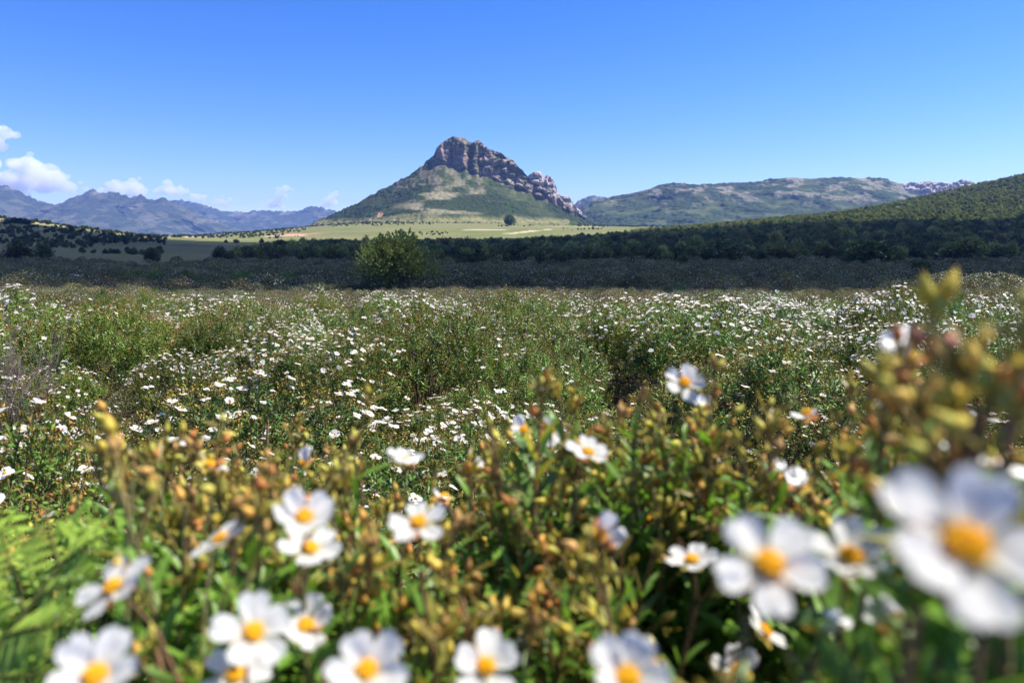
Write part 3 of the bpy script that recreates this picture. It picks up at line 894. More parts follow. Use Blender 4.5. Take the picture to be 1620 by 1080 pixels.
# shoots one can pick out of the photograph
for (px, py, d, L, nb) in [(862, 588, .50, .16, .9), (885, 600, .52, .15, .6), (1012, 616, .50, .22, .3), (1040, 640, .52, .22, .5), (1132, 600, .50, .17, .9), (1222, 655, .47, .2, 1), (1160, 640, .52, .2, .6), (775, 662, .50, .2, .9), (955, 655, .52, .24, .3),
                           (1180, 690, .45, .2, .8), (188, 690, .50, .2, .8), (262, 676, .50, .2, 1.2), (305, 690, .50, .2, 1.2), (335, 700, .5, .2, 1), (146, 715, .44, .16, .5), (470, 672, .75, .2, 1.2), (480, 668, .76, .2, 1), (560, 678, .52, .2, 1),
                           (410, 750, .34, .2, 1), (520, 735, .5, .2, 1), (1375, 570, .33, .2, 1.2), (1405, 580, .30, .18, 1.2), (1495, 590, .21, .2, 1.3), (1545, 600, .19, .2, 1.4), (1600, 600, .18, .22, 1.4), (1450, 610, .26, .2, 1.4),
                           (1530, 640, .2, .2, 1.4), (1580, 690, .2, .18, 1.2), (1350, 700, .4, .22, .5), (1330, 650, .5, .2, .9), (1475, 650, .24, .2, 1), (1620, 640, .19, .2, 1.3), (740, 715, .52, .2, .6), (690, 800, .45, .2, 1.1), (1290, 700, .5, .2, .9)]:
    tip = at_depth(px, py + (45 if d < .35 else 12), d)
    add_shoot(tip, np.array([0, -.05, 1]) + rng.normal(0, .10, 3), L, nb=nb, green=.75 if nb < .7 else .5, bare=.05)
# the tall thin shoot on the right with two young leaves at its tip
tip = at_depth(1474, 540, .25)
add_shoot(tip, (0, 0, 1), .16, 5, carrier=True, nb=.5, green=.6, node=.045, bare=.2, yel=.2)
T2 = at_depth(1476, 492, .25)
b = fb_data[5]
for sx, ln in ((-.22, .013), (.45, .017), (.1, .008)):
    b['leafs'].append((np.array([T2 - [0, 0, .004]]), nrm(np.array([[sx, 0, 1.]])), np.array([[0, -1., .2]]), np.array([ln * 1.2]), np.array([[.38, .33, .05]])))
bp = [at_depth(*q) for q in ((1466, 480, .25), (1491, 476, .25), (1480, 500, .25), (1457, 545, .25), (1490, 556, .25), (1470, 570, .25))]
b['buds'].append((np.array(bp), nrm(np.array([[-.2, 0, 1.], [.35, 0, 1], [0, 0, 1], [-.7, 0, 1], [.7, 0, 1], [0, -.3, 1]])), np.array([.0125, .0135, .010, .010, .010, .009]), np.array([.75, .75, .9, .95, .95, 1.]),
                  np.array([[.5, .45, .06], [.55, .44, .06], [.42, .40, .07], [.5, .22, .12], [.48, .2, .14], [.5, .3, .1]])))
for q in bp[:5]:
    b['stems'].append((np.array([tip * .6 + T2 * .4, q]), np.array([.0008, .0007]), np.array([.3, .24, .06])))
b['stems'].append((np.array([tip, T2]), np.array([.001, .0008]), np.array([.25, .2, .06])))

for i, (px, py, s, kind, a, bb, c) in enumerate(HERO):
    real = SZ[kind]
    if kind in ('one', 'shut'): real = .018
    d = min(real * 1080.0 / s, .62)
    p = at_depth(px, py, d)
    n = nrm(a * nrm(np.array([0, 0, CAMZ]) - p) + bb * UPV + c * RIGHTV)
    ax = nrm(n * .35 + np.array([0, 0, .9]) if n[2] > -.2 else np.array([0, 0, 1.]))
    # a leafy shoot carries it
    tipp = p - n * .026
    k = add_shoot(tipp - ax * .004, ax, .2, nb=.7, green=.5, carrier=True)
    fl = place_flower(kind, i, p, n, rng.uniform(0, 6.28), 1.0, fb_data[k]['root'])

for bdat in fb_data:
    root = bdat['root']; off = np.array(root.location[:])
    mb = MB(); p, d, u, L, c = cat(bdat['leafs']); add_leaves(mb, T_LEAF, p - off, d, u, L, c, rng, wide=1.05)
    link('foliage', mb.mesh('foliage', M_leaf), root)
    mb = MB(); p, d, L, f_, c = cat(bdat['buds']); add_buds(mb, T_BUD, p - off, d, L, f_, c)
    link('bud_clusters', mb.mesh('bud_clusters', M_bud), root)['kind'] = 'stuff'
    mb = MB()
    for pts, rr, c in bdat['stems']: tube(mb, pts - off, rr, c, 5)
    link('stems', mb.mesh('stems', M_stem), root)

# ------------------------------------------------------------------ the bracken at the lower left
def feather(mb, base, tip, up, rg, wmax):
    """one pinna: a midrib with two close ranks of narrow leaflets"""
    base, tip = np.array(base), np.array(tip)
    ax = tip - base; L = np.linalg.norm(ax); ax = ax / L
    up = nrm(np.array(up, float)); side = nrm(np.cross(ax, up)); nu_ = np.cross(side, ax)
    t = np.linspace(0, 1, 12)
    P = base + (tip - base) * t[:, None] + np.outer(np.sin(t * math.pi) * .05 * L, nu_)
    tube(mb, P, np.linspace(.0012, .0003, 12), (.17, .20, .04), 4)
    m = int(L / .0062)
    s = (np.arange(m) + .5) / m
    c0 = np.stack([np.interp(s, t, P[:, j]) for j in range(3)], 1)
    for sg in (-1, 1):
        LL = wmax * np.clip((1.03 - s) / .6, 0.06, 1) * np.clip(s / .08 + .55, 0, 1) * rg.uniform(.88, 1.08, m)
        d = nrm(side * sg + ax * .32 + nu_ * (-.12) + rg.normal(0, .05, (m, 3)))
        c = np.array([.32, .46, .07]) * rg.uniform(.8, 1.2, (m, 1))
        add_leaves(mb, T_LEAF, c0, d, np.tile(nu_, (m, 1)) + rg.normal(0, .10, (m, 3)), LL, c, rg, wide=1.25)
gx, gy = -.46, .36
fern = link('bracken_fern', None, loc=(gx, gy, float(ground_z(gx, gy))))
tag(fern, 'bright green bracken fern with feathered fronds low beside the brown-budded bush', 'fern')
fo = np.array(fern.location[:])
rg = np.random.default_rng(301)
for i, (rach, feath) in enumerate([
        ([(-160, 1240, .40), (-30, 1060, .40), (70, 930, .41), (120, 862, .42)],
         [((100, 890, .415), (182, 838, .40)), ((60, 945, .41), (176, 905, .38)), ((10, 1005, .40), (152, 985, .36)), ((95, 895, .415), (72, 800, .44)), ((40, 965, .41), (2, 832, .45)), ((-20, 1045, .40), (-70, 880, .45)), ((-40, 1075, .40), (118, 1072, .35)), ((118, 865, .42), (150, 815, .43))]),
        ([(-260, 1180, .5), (-140, 1010, .5), (-50, 900, .5), (-10, 850, .5)],
         [((-30, 870, .5), (42, 822, .49)), ((-60, 910, .5), (60, 880, .47)), ((-90, 950, .5), (30, 945, .46)), ((-12, 850, .5), (8, 802, .51)), ((-40, 885, .5), (-70, 815, .52))])]):
    mb = MB()
    R_ = np.array([at_depth(*q) for q in rach]) - fo
    tube(mb, np.concatenate([[[0.01 * i, 0, 0], R_[0] * .6 + [.01, 0, 0]], R_]), [.004, .0035, .003, .0025, .0018, .0012], (.15, .17, .05), 6)
    for (q0, q1) in feath:
        feather(mb, at_depth(*q0) - fo, at_depth(*q1) - fo, (.15, -.66, .73), rg, .024)
    link('frond', mb.mesh('frond', M_fern), fern)

# ------------------------------------------------------------------ bushes of the open field
def dome_bush(seed, nsh, R, H, nb, green, flo, leaf=(.019, .033), node=.0115, yel=.12, tpl=T_LEAF_MID, dead=False):
    rg = np.random.default_rng(seed)
    leafs, buds, stems, tips = [], [], [], []
    cs = []
    for i in range(13):
        ct = 1 - .85 * ((i + rg.random()) / 13) ** .8; a = i * 2.39996 + rg.normal(0, .3)
        st = math.sqrt(max(0, 1 - ct * ct))
        cs.append((np.array([math.cos(a) * st, math.sin(a) * st, ct * .95]) * R * rg.uniform(.56, .82) + np.array([0, 0, H - R * .92]), R * rg.uniform(.24, .40)))
    for i in range(nsh):
        cc_, cr_ = cs[rg.integers(len(cs))]
        d = nrm(rg.normal(size=3) * np.array([1, 1, .9]) + np.array([0, 0, .55]) + nrm(cc_ - np.array([0, 0, H - R])) * .5)
        tip = cc_ + d * cr_ * (1 + rg.normal(0, .07) + .15 * noise3(d[0] * 2 + i % 7, d[1] * 2, d[2] * 2))
        if tip[2] < .08: continue
        ax = nrm(d * .8 + np.array([0, 0, .75]) + rg.normal(0, .2, 3))
        shoot(rg, leafs, buds, stems, tip, ax, rg.uniform(.10, .19), False, nb=nb * rg.uniform(.5, 1.5), green=float(np.clip(green + .25 * noise3(d[0] * 2 + seed, d[1] * 2, d[2] * 2), 0, 1)), node=node, llen=leaf, yel=yel)
        tips.append((tip, ax, d))
    for i in range(14):
        a = rg.uniform(0, 6.283); r = rg.uniform(.1, .75) * R
        stems.append((np.array([[0, 0, -.05], [math.cos(a) * r * .5, math.sin(a) * r * .5, H * .35], [math.cos(a) * r, math.sin(a) * r, H * .72]]), np.array([.008, .006, .003]), np.array([.13, .09, .06])))
    return leafs, buds, stems, tips

def mid_flower(seed):
    rg = np.random.default_rng(seed)
    mb = MB()
    for k in range(5):
        th = k * 1.2566 + rg.normal(0, .1); cup = math.radians(rg.uniform(0, 34))
        t = np.array([0, .35, .75, 1.]); w = np.array([.0018, .0062, .0078, .0038])
        v = np.array([[s * ww, tt * .0155, .0012 * rg.normal() * tt - .002 * tt * tt] for tt, ww in zip(t, w) for s in (-1, 1)])
        v = np.stack([v[:, 0], v[:, 1] * math.cos(cup) - v[:, 2] * math.sin(cup), v[:, 1] * math.sin(cup) + v[:, 2] * math.cos(cup) + .0004 * k], -1)
        Rm = np.array([[math.cos(th), -math.sin(th), 0], [math.sin(th), math.cos(th), 0], [0, 0, 1]])
        mb.add(v @ Rm.T, grid_faces(4, 2), (.84, .84, .82))
    mb.add(ICO1[0] * np.array([.0035, .0035, .0025]) + np.array([0, 0, .0028]), ICO1[1], (.75, .42, .03), 1)
    return mb
MIDF = [mid_flower(400 + i) for i in range(5)]
MIDF_ME = [m.mesh('flower', [M_petal, M_stamen]) for m in MIDF]

def basis(n, rg):
    n = nrm(n); r = rg.normal(size=3); x = nrm(np.cross(n, r)); return np.stack([x, np.cross(n, x), n], -1)

KINDS = {
    'green': dict(nsh=500, R=.60, H=.95, nb=.35, green=.62, flo=0, yel=.06),
    'budded': dict(nsh=520, R=.60, H=.95, nb=.95, green=.34, flo=0, yel=.22),
    'mixed': dict(nsh=500, R=.60, H=.95, nb=.8, green=.45, flo=0, yel=.14),
}
LABELS = {
    'green': 'leafy green cistus bush with few buds in the sunlit flowering field',
    'budded': 'olive-brown cistus bush crowded with tan buds in the sunlit flowering field',
    'mixed': 'green and tan cistus bush in the sunlit flowering field, buds and leaves mingled',
    'dead': 'dried grey-brown shrub of bare twigs among the flowering bushes',
}
VAR = {}
for kn, kw in KINDS.items():
    VAR[kn] = []
    for j in range(3):
        lf, bd, stm, tips = dome_bush(500 + 17 * j + len(kn), **kw)
        rg = np.random.default_rng(j + 60)
        mb = MB(); p, d, u, L, c = cat(lf); add_leaves(mb, T_LEAF_MID, p, d, u, L, c * .70, rg, wide=1.35)
        fol = mb.mesh('foliage', M_field, smooth=False)
        mb = MB(); p, d, L, f_, c = cat(bd); add_buds(mb, T_BUD_MID, p, d, L * .95, f_, c * np.array([.8, .84, .85]))
        bud = mb.mesh('buds', M_fbud)
        mb = MB()
        for pts, rr, c in stm: tube(mb, pts, rr, c, 4)
        ste = mb.mesh('stems', M_stem)
        zt = np.array([q[0][2] for q in tips]); order = np.argsort(-(zt + rg.normal(0, .16, len(zt))))
        order = np.concatenate([rg.permutation(order[:len(order) // 2]), order[len(order) // 2:]])
        fl_sets = []
        for nfl in (10, 42, 88, 150):
            mb = MB()
            for q in order[:nfl]:
                tp, ax, dd = tips[q]
                nn = nrm(ax * .5 + dd * .4 + np.array([0, 0, .35]) + rg.normal(0, .25, 3))
                B = basis(nn, rg); src = MIDF[rg.integers(5)]
                for V_, F_, C_, M_ in zip(src.V, src.F, src.Cc, src.M):
                    base0 = 1.2 * V_ @ B.T + tp + nn * .01
                    mb.add(base0, F_ - F_.min(), C_, int(M_[0]))
            fl_sets.append(mb.mesh('flowers', [M_petal, M_stamen]))
        VAR[kn].append(dict(fol=fol, bud=bud, ste=ste, tips=tips, order=order, fl=fl_sets))

def twig_mesh(seed, H, spread, n0, depth, colr, r0=.006, name='twigs'):
    rg = np.random.default_rng(seed)
    mb = MB()
    def grow(p, d, L, r, k):
        m = 4
        pts = [p]
        for i in range(m):
            d = nrm(d + rg.normal(0, .16, 3) + np.array([0, 0, .05]))
            pts.append(pts[-1] + d * L / m)
        rr = np.linspace(r, r * .6, m + 1)
        tube(mb, np.array(pts), rr, np.array(colr) * rg.uniform(.7, 1.3), 4)
        if k > 0:
            for _ in range(rg.integers(3, 5)):
                q = rg.integers(1, m + 1)
                grow(pts[q], nrm(d + rg.normal(0, .55, 3)), L * rg.uniform(.5, .75), r * .55, k - 1)
    for _ in range(n0):
        a = rg.uniform(0, 6.28)
        grow(np.array([0, 0, -.05]), nrm(np.array([math.cos(a) * spread, math.sin(a) * spread, 1])), H * .45, r0, depth)
    return mb.mesh(name, M_twig)
DEAD = [twig_mesh(700 + i, .85, .7, 7, 3, (.17, .13, .115), .005) for i in range(2)]
TWIGTREE = [twig_mesh(710 + i, 1.25, .16, 7, 3, (.17, .13, .125), .007) for i in range(2)]

# where the bushes stand: rows jittered, nearest first
def scatter_field(y0, y1, sp, seed, wide=.80, pad=.7):
    rg = np.random.default_rng(seed)
    ys = np.arange(y0, y1, sp * .87)
    out = []
    for i, y in enumerate(ys):
        W = wide * y + pad
        xs = np.arange(-W, W, sp) + (sp / 2 if i % 2 else 0)
        out.append(np.stack([xs + rg.uniform(-.33, .33, len(xs)) * sp, y + rg.uniform(-.33, .33, len(xs)) * sp], 1))
    return np.concatenate(out)
pts = np.concatenate([scatter_field(1.1, 7, .90, 21), scatter_field(7, 22, 1.0, 22)])
pts = pts[np.argsort(np.hypot(pts[:, 0], pts[:, 1]))]
# keep the place of the dry bushes on the left and the grass tuft free
keep = ~((np.abs(pts[:, 0] - .50) < .25) & (np.abs(pts[:, 1] - 1.25) < .22))
pts = pts[keep]
NIND = 292
ind, rest = pts[:NIND], pts[NIND:]
rg = np.random.default_rng(33)
kinds = []
def pick_kind(x, y, rg):
    n = 1.35 * float(noise3(x * .55 + 5, y * .36, 77)); m = float(noise3(x * .6, y * .45 + 3, 78))
    dz = min(math.hypot((x - .78) / .8, (y - 5.6) / .8), math.hypot((x - 1.9) / .7, (y - 6.2) / .6), math.hypot((x + 2.6) / .8, (y - 4.2) / .6), math.hypot((x + 1.4) / .9, (y - 7.5) / .5), math.hypot((x - 3.6) / .7, (y - 8) / .5))
    if dz < 1 and rg.random() < .75: return 'dead'
    if x < -.25 and y < 3.3: n += .35
    if n > .25: return 'green'
    if n < -.22: return 'budded'
    return 'mixed'
nfl_obj = 0
for (x, y) in ind:
    kn = pick_kind(x, y, rg)
    r = math.hypot(x, y)
    sc = float(np.clip(rg.normal(1.02, .2), .62, 1.4)) * (1 + .10 * float(noise3(x * .5, y * .5, 88)))
    if r < 1.7: sc *= .86
    if y > 1.3 and float(noise3(x * 1.1 + 8, y * 1.0, 93)) > .55: sc *= .62
    z = float(ground_z(x, y))
    root = link('dry_shrub' if kn == 'dead' else 'cistus_bush', None, loc=(x, y, z))
    root.rotation_euler = (0, 0, rg.uniform(0, 6.28)); root.scale = (sc * rg.uniform(.72, .98), sc * rg.uniform(.72, .98), np.clip(.95 * (sc * .6 + .4) * rg.uniform(.70, 1.10) * (1 + .34 * float(noise3(x * .9 + 4, y * .9, 89))), .5, 1.15))
    tag(root, LABELS[kn], 'bush' if kn != 'dead' else 'shrub', {'green': 'leafy green bushes of the field', 'budded': 'olive-brown budded bushes of the field', 'mixed': 'green and tan bushes of the field', 'dead': 'dried shrubs of the field'}[kn])
    if kn == 'dead':
        link('twigs', DEAD[rg.integers(2)], root)
        continue
    v = VAR[kn][rg.integers(3)]
    rz = root.rotation_euler[2]
    toward = np.array([SUN[0] * math.cos(rz) + SUN[1] * math.sin(rz), -SUN[0] * math.sin(rz) + SUN[1] * math.cos(rz), SUN[2]])
    link('foliage', v['fol'], root); link('buds', v['bud'], root)
    if r < 6: link('stems', v['ste'], root)
    dens = .55 + 2.4 * float(fbm(x * .62 + 2, y * .5, 91, 2)) + .30 * math.exp(-(((x - .35) / .9) ** 2 + ((y - 2.9) / 1.1) ** 2)) + .15 * sstep(3, 7, r) - (.12 if x < -1 and y < 2.5 else 0)
    dens += {'green': -.16, 'budded': .16, 'mixed': .05}[kn]
    dens = float(np.clip(dens, 0.03, 1.1))
    if r < 4.6:
        n = int((dens + .15) * 170)
        for q in v['order'][:min(n, 98)]:
            tp, ax, dd = v['tips'][q]
            nn = nrm(ax * .45 + dd * .4 + np.array([0, 0, .15]) + .55 * toward + rg.normal(0, .28, 3))
            if dd[2] < -.05: continue
            f = link('flower', MIDF_ME[rg.integers(5)], root)
            f.location = tp + nn * .01
            f.rotation_mode = 'QUATERNION'; f.rotation_quaternion = Vector(nn).to_track_quat('Z', 'Y')
            s_ = rg.uniform(1.0, 1.36); f.scale = (s_, s_, s_)
            nfl_obj += 1
    else:
        link('flowers', v['fl'][int(np.clip(dens * 4, 0, 3))], root)['kind'] = 'stuff'
print('field flowers', nfl_obj)

# ------------------------------------------------------------------ bushes too many to count: beyond, to the edge of the wood
def far_bush(seed, R, H, n, leafL, cols, nfl, flc=(.8, .8, .78), fls=.017):
    rg = np.random.default_rng(seed)
    mb = MB()
    ct = 1 - 1.15 * rg.random(n) ** .9; st = np.sqrt(np.clip(1 - ct * ct, 0, 1)); a = rg.uniform(0, 6.283, n)
    d = np.stack([np.cos(a) * st, np.sin(a) * st, ct], -1)
    lump = 1 + .22 * noise3(d[:, 0] * 2 + seed, d[:, 1] * 2, d[:, 2] * 2) - .25 * rg.random(n) ** 2
    kc = 9
    ctc = 1 - .8 * (np.arange(kc) + .5) / kc; ac = np.arange(kc) * 2.39996 + rg.normal(0, .3, kc); stc = np.sqrt(1 - ctc ** 2)
    cen = np.stack([np.cos(ac) * stc, np.sin(ac) * stc, ctc], -1) * R * rg.uniform(.5, .85, (kc, 1))
    kk = rg.integers(0, kc, n)
    d = nrm(d + np.array([0, 0, .35]))
    P = np.array([0, 0, H - R * .95]) + cen[kk] + d * (R * rg.uniform(.28, .46, kc)[kk] * lump)[:, None]
    P[:, 2] = np.maximum(P[:, 2], .02)
    ax = nrm(d * .7 + np.array([0, 0, .7]) + rg.normal(0, .45, (n, 3)))
    cc = np.array(cols)[rg.integers(0, len(cols), n)] * rg.uniform(.5, 1.15, (n, 1))
    add_leaves(mb, T_LEAF_MID, P, ax, rg.normal(size=(n, 3)), leafL * rg.uniform(.7, 1.3, n), cc, rg, wide=1.7)
    if nfl:
        q = rg.integers(0, n, nfl); q = q[d[q, 2] > -.1]
        m = len(q)
        nn = nrm(d[q] + np.array([0, 0, .5]) + rg.normal(0, .3, (m, 3)))
        disc = np.array([[math.cos(t), math.sin(t), .12 * (-1) ** i] for i, t in enumerate(np.arange(6) * math.pi / 3)])
        Rm = frames(np.cross(nn, rg.normal(size=(m, 3))), nn) * fls
        mb.inst(disc, np.array([[0, 1, 2, 3], [0, 3, 4, 5]]), Rm, P[q] + d[q] * .02, np.tile(flc, (m, 1)), 1)
    return mb
GRC = [(.06, .11, .025), (.10, .15, .035), (.15, .16, .05), (.22, .18, .07)]
TANC = [(.22, .18, .08), (.28, .2, .1), (.15, .16, .05), (.11, .14, .04)]
GREYC = [(.10, .13, .05), (.14, .155, .08), (.15, .14, .085), (.07, .10, .035)]
FARSRC = []
for i, (cl, nf) in enumerate([(GRC, 50), (TANC, 95), (GRC, 120), (TANC, 55), (GREYC, 70), (GREYC, 40), (GREYC, 120), ([(.07, .15, .03), (.09, .2, .035)], 0)]):
    FARSRC.append(far_bush(800 + i, .5, .85, 1300 if i < 4 else 750, .042 if i < 4 else .065, cl, nf, fls=.018 if i < 4 else .021).mesh('far_bush_foliage', [M_far, M_petal]))
def geo_scatter(name, P, scl, rot, var, sources, label=None):
    me = bpy.data.meshes.new(name)
    me.vertices.add(len(P)); me.vertices.foreach_set('co', np.asarray(P, np.float32).ravel())
    for an, arr, ty in (('sc', scl, 'FLOAT'), ('rz', rot, 'FLOAT'), ('var', var, 'INT')):
        at_ = me.attributes.new(an, ty, 'POINT'); at_.data.foreach_set('value', np.asarray(arr, np.float32 if ty == 'FLOAT' else np.int32))
    o = link(name, me)
    o['kind'] = 'stuff'
    ng = bpy.data.node_groups.new(name, 'GeometryNodeTree')
    ng.interface.new_socket('Geometry', in_out='INPUT', socket_type='NodeSocketGeometry')
    ng.interface.new_socket('Geometry', in_out='OUTPUT', socket_type='NodeSocketGeometry')
    N, Lk = ng.nodes, ng.links
    gi = N.new('NodeGroupInput'); go = N.new('NodeGroupOutput'); jn = N.new('GeometryNodeJoinGeometry')
    def attr(nm, ty):
        a = N.new('GeometryNodeInputNamedAttribute'); a.data_type = ty; a.inputs['Name'].default_value = nm
        return a.outputs['Attribute']
    sc_, rz_, vr_ = attr('sc', 'FLOAT'), attr('rz', 'FLOAT'), attr('var', 'INT')
    cx = N.new('ShaderNodeCombineXYZ'); Lk.new(rz_, cx.inputs[2])
    for k, so in enumerate(sources):
        cmpn = N.new('FunctionNodeCompare'); cmpn.data_type = 'INT'; cmpn.operation = 'EQUAL'
        ii = [s for s in cmpn.inputs if s.type == 'INT']
        Lk.new(vr_, ii[0]); ii[1].default_value = k
        oi = N.new('GeometryNodeObjectInfo'); oi.inputs['Object'].default_value = so; oi.inputs['As Instance'].default_value = True
        ip = N.new('GeometryNodeInstanceOnPoints')
        Lk.new(gi.outputs[0], ip.inputs['Points']); Lk.new(cmpn.outputs[0], ip.inputs['Selection']); Lk.new(oi.outputs['Geometry'], ip.inputs['Instance'])
        Lk.new(cx.outputs[0], ip.inputs['Rotation']); Lk.new(sc_, ip.inputs['Scale'])
        Lk.new(ip.outputs[0], jn.inputs[0])
    Lk.new(jn.outputs[0], go.inputs[0])
    md = o.modifiers.new('scatter', 'NODES'); md.node_group = ng
    return o
# one real bush of every far kind stands in the field itself
far_objs = []
spots = [(-9.5, 19.2), (-4.1, 19.6), (2.3, 19.1), (8.7, 19.5), (-26, 84), (8, 86), (31, 85), (-26.5, 76)]
FARLAB = ['olive green bush with scattered white flowers toward the back of the sunlit field', 'tan bush with white flowers toward the back of the sunlit field', 'olive green bush dense with white flowers toward the back of the sunlit field',
          'tan bush with sparse white flowers toward the back of the sunlit field', 'grey-green flowering scrub bush in the shade, left of the round tree', 'grey-green sparse scrub bush in the shade, right of the round tree', 'pale grey scrub bush thick with bloom in the shade before the wood', 'fresh green bush in the shade beside the grey boulders']
for me, (x, y), lb in zip(FARSRC, spots, FARLAB):
    o = link('scrub_bush', me, loc=(x, y, float(ground_z(x, y))))
    tag(o, lb, 'bush'); far_objs.append(o)
far1 = np.concatenate([rest, scatter_field(22, 63, .92, 24, pad=2)])
far2 = scatter_field(63, 205, 1.75, 25, pad=3)
P = np.concatenate([far1, far2])
P = P[~(np.hypot(P[:, 0] + 10.2, P[:, 1] - 62.5) < 1.0)]
rr = np.hypot(P[:, 0], P[:, 1])
rg = np.random.default_rng(41)
pn = fbm(P[:, 0] * .09, P[:, 1] * .06, 95, 3)
var = np.where(pn > .08, np.where(rg.random(len(P)) < .6, 2, 0), np.where(rg.random(len(P)) < .5, 1, 3))
shade = P[:, 1] > 60 + 4 * noise3(P[:, 0] * .1, 0 * rr, 5)
var = np.where(shade, rg.choice([4, 5, 6, 4, 5], len(P)), var)
gpatch = (np.hypot((P[:, 0] + 38) / 13, (P[:, 1] - 88) / 6) + .3 * noise3(P[:, 0] * .3, P[:, 1] * .3, 6) < 1) & shade
var = np.where(gpatch, 7, var)
var = np.where(~shade & (rg.random(len(P)) < .012), 7, var)
keep = rg.random(len(P)) < np.where(shade, .93, .97)
a_ = P[:, 0] / P[:, 1]
keep &= ~((P[:, 1] > 150) & (fbm(P[:, 0] * .03, P[:, 1] * .03, 97, 2) > .15))
P, var, rr = P[keep], var[keep], rr[keep]
scl = np.clip(rg.normal(.80, .2, len(P)), .4, 1.12) * np.where(rr > 62, rg.choice([1.5, 1.9, 2.5], len(P), p=[.45, .4, .15]), np.where(rr > 45, 1.15, 1.0)) * (1 + .22 * fbm(P[:, 0] * .2, P[:, 1] * .15, 98, 2))
geo_scatter('flowering_scrub', np.stack([P[:, 0], P[:, 1], ground_z(P[:, 0], P[:, 1])], 1), scl, rg.uniform(0, 6.28, len(P)), var, far_objs)
print('scrub instances', len(P))

U = scatter_field(.9, 24, .30, 27, wide=.8, pad=.6)
rg = np.random.default_rng(43)
U = U[rg.random(len(U)) < .8]
geo_scatter('undergrowth', np.stack([U[:, 0], U[:, 1], ground_z(U[:, 0], U[:, 1]) - .03], 1), rg.uniform(.22, .48, len(U)), rg.uniform(0, 6.28, len(U)), rg.choice([0, 1, 3, 5, 7], len(U), p=[.3, .2, .3, .15, .05]), far_objs)
# the leafless shrubs on the left, the grass tuft
for i, (px, py, Y, lb) in enumerate([(38, 552, 4.4, 'taller bare purple-grey shrub with thin upright twigs in the flowering field'), (4, 548, 4.1, 'lower bare twiggy shrub cut by the left edge of the photo')]):
    p = at(px, py, Y)
    z = float(ground_z(p[0], p[1]))
    o = link('bare_shrub', None, loc=(p[0], p[1], z)); tag(o, lb, 'shrub')
    s_ = (at(px, 462 + 10 * i, Y)[2] - z) / 1.12
    o.scale = (s_ * .5, s_ * .5, s_); o.rotation_euler = (0, 0, 1.3 * i)
    link('twigs', TWIGTREE[i], o)
rg = np.random.default_rng(52)
mb = MB()
for i in range(150):
    a = rg.uniform(0, 6.28); lean = abs(rg.normal(0, .45)) + .05
    d = np.array([math.cos(a) * lean, math.sin(a) * lean, 1.0]); L = rg.uniform(.35, .78)
    b0 = np.append(rg.normal(0, .045, 2), 0)
    t = np.linspace(0, 1, 6)[:, None]
    pth = b0 + nrm(d) * t * L + np.array([math.cos(a), math.sin(a), -.7]) * (t ** 2.4) * lean * L * .7
    c = np.array([.22, .20, .09]) if rg.random() < .55 else np.array([.12, .17, .05])
    tube(mb, pth, np.linspace(.0016, .0003, 6), c * rg.uniform(.7, 1.3), 3)
tuft = link('grass_tuft', mb.mesh('grass_tuft', M_grass), loc=(.50, 1.25, float(ground_z(.5, 1.25)) + .12))
tuft.scale = (1.1, 1.1, 1.15)
tag(tuft, 'tuft of thin straw-coloured grass blades between the near bushes and the field', 'grass tuft')

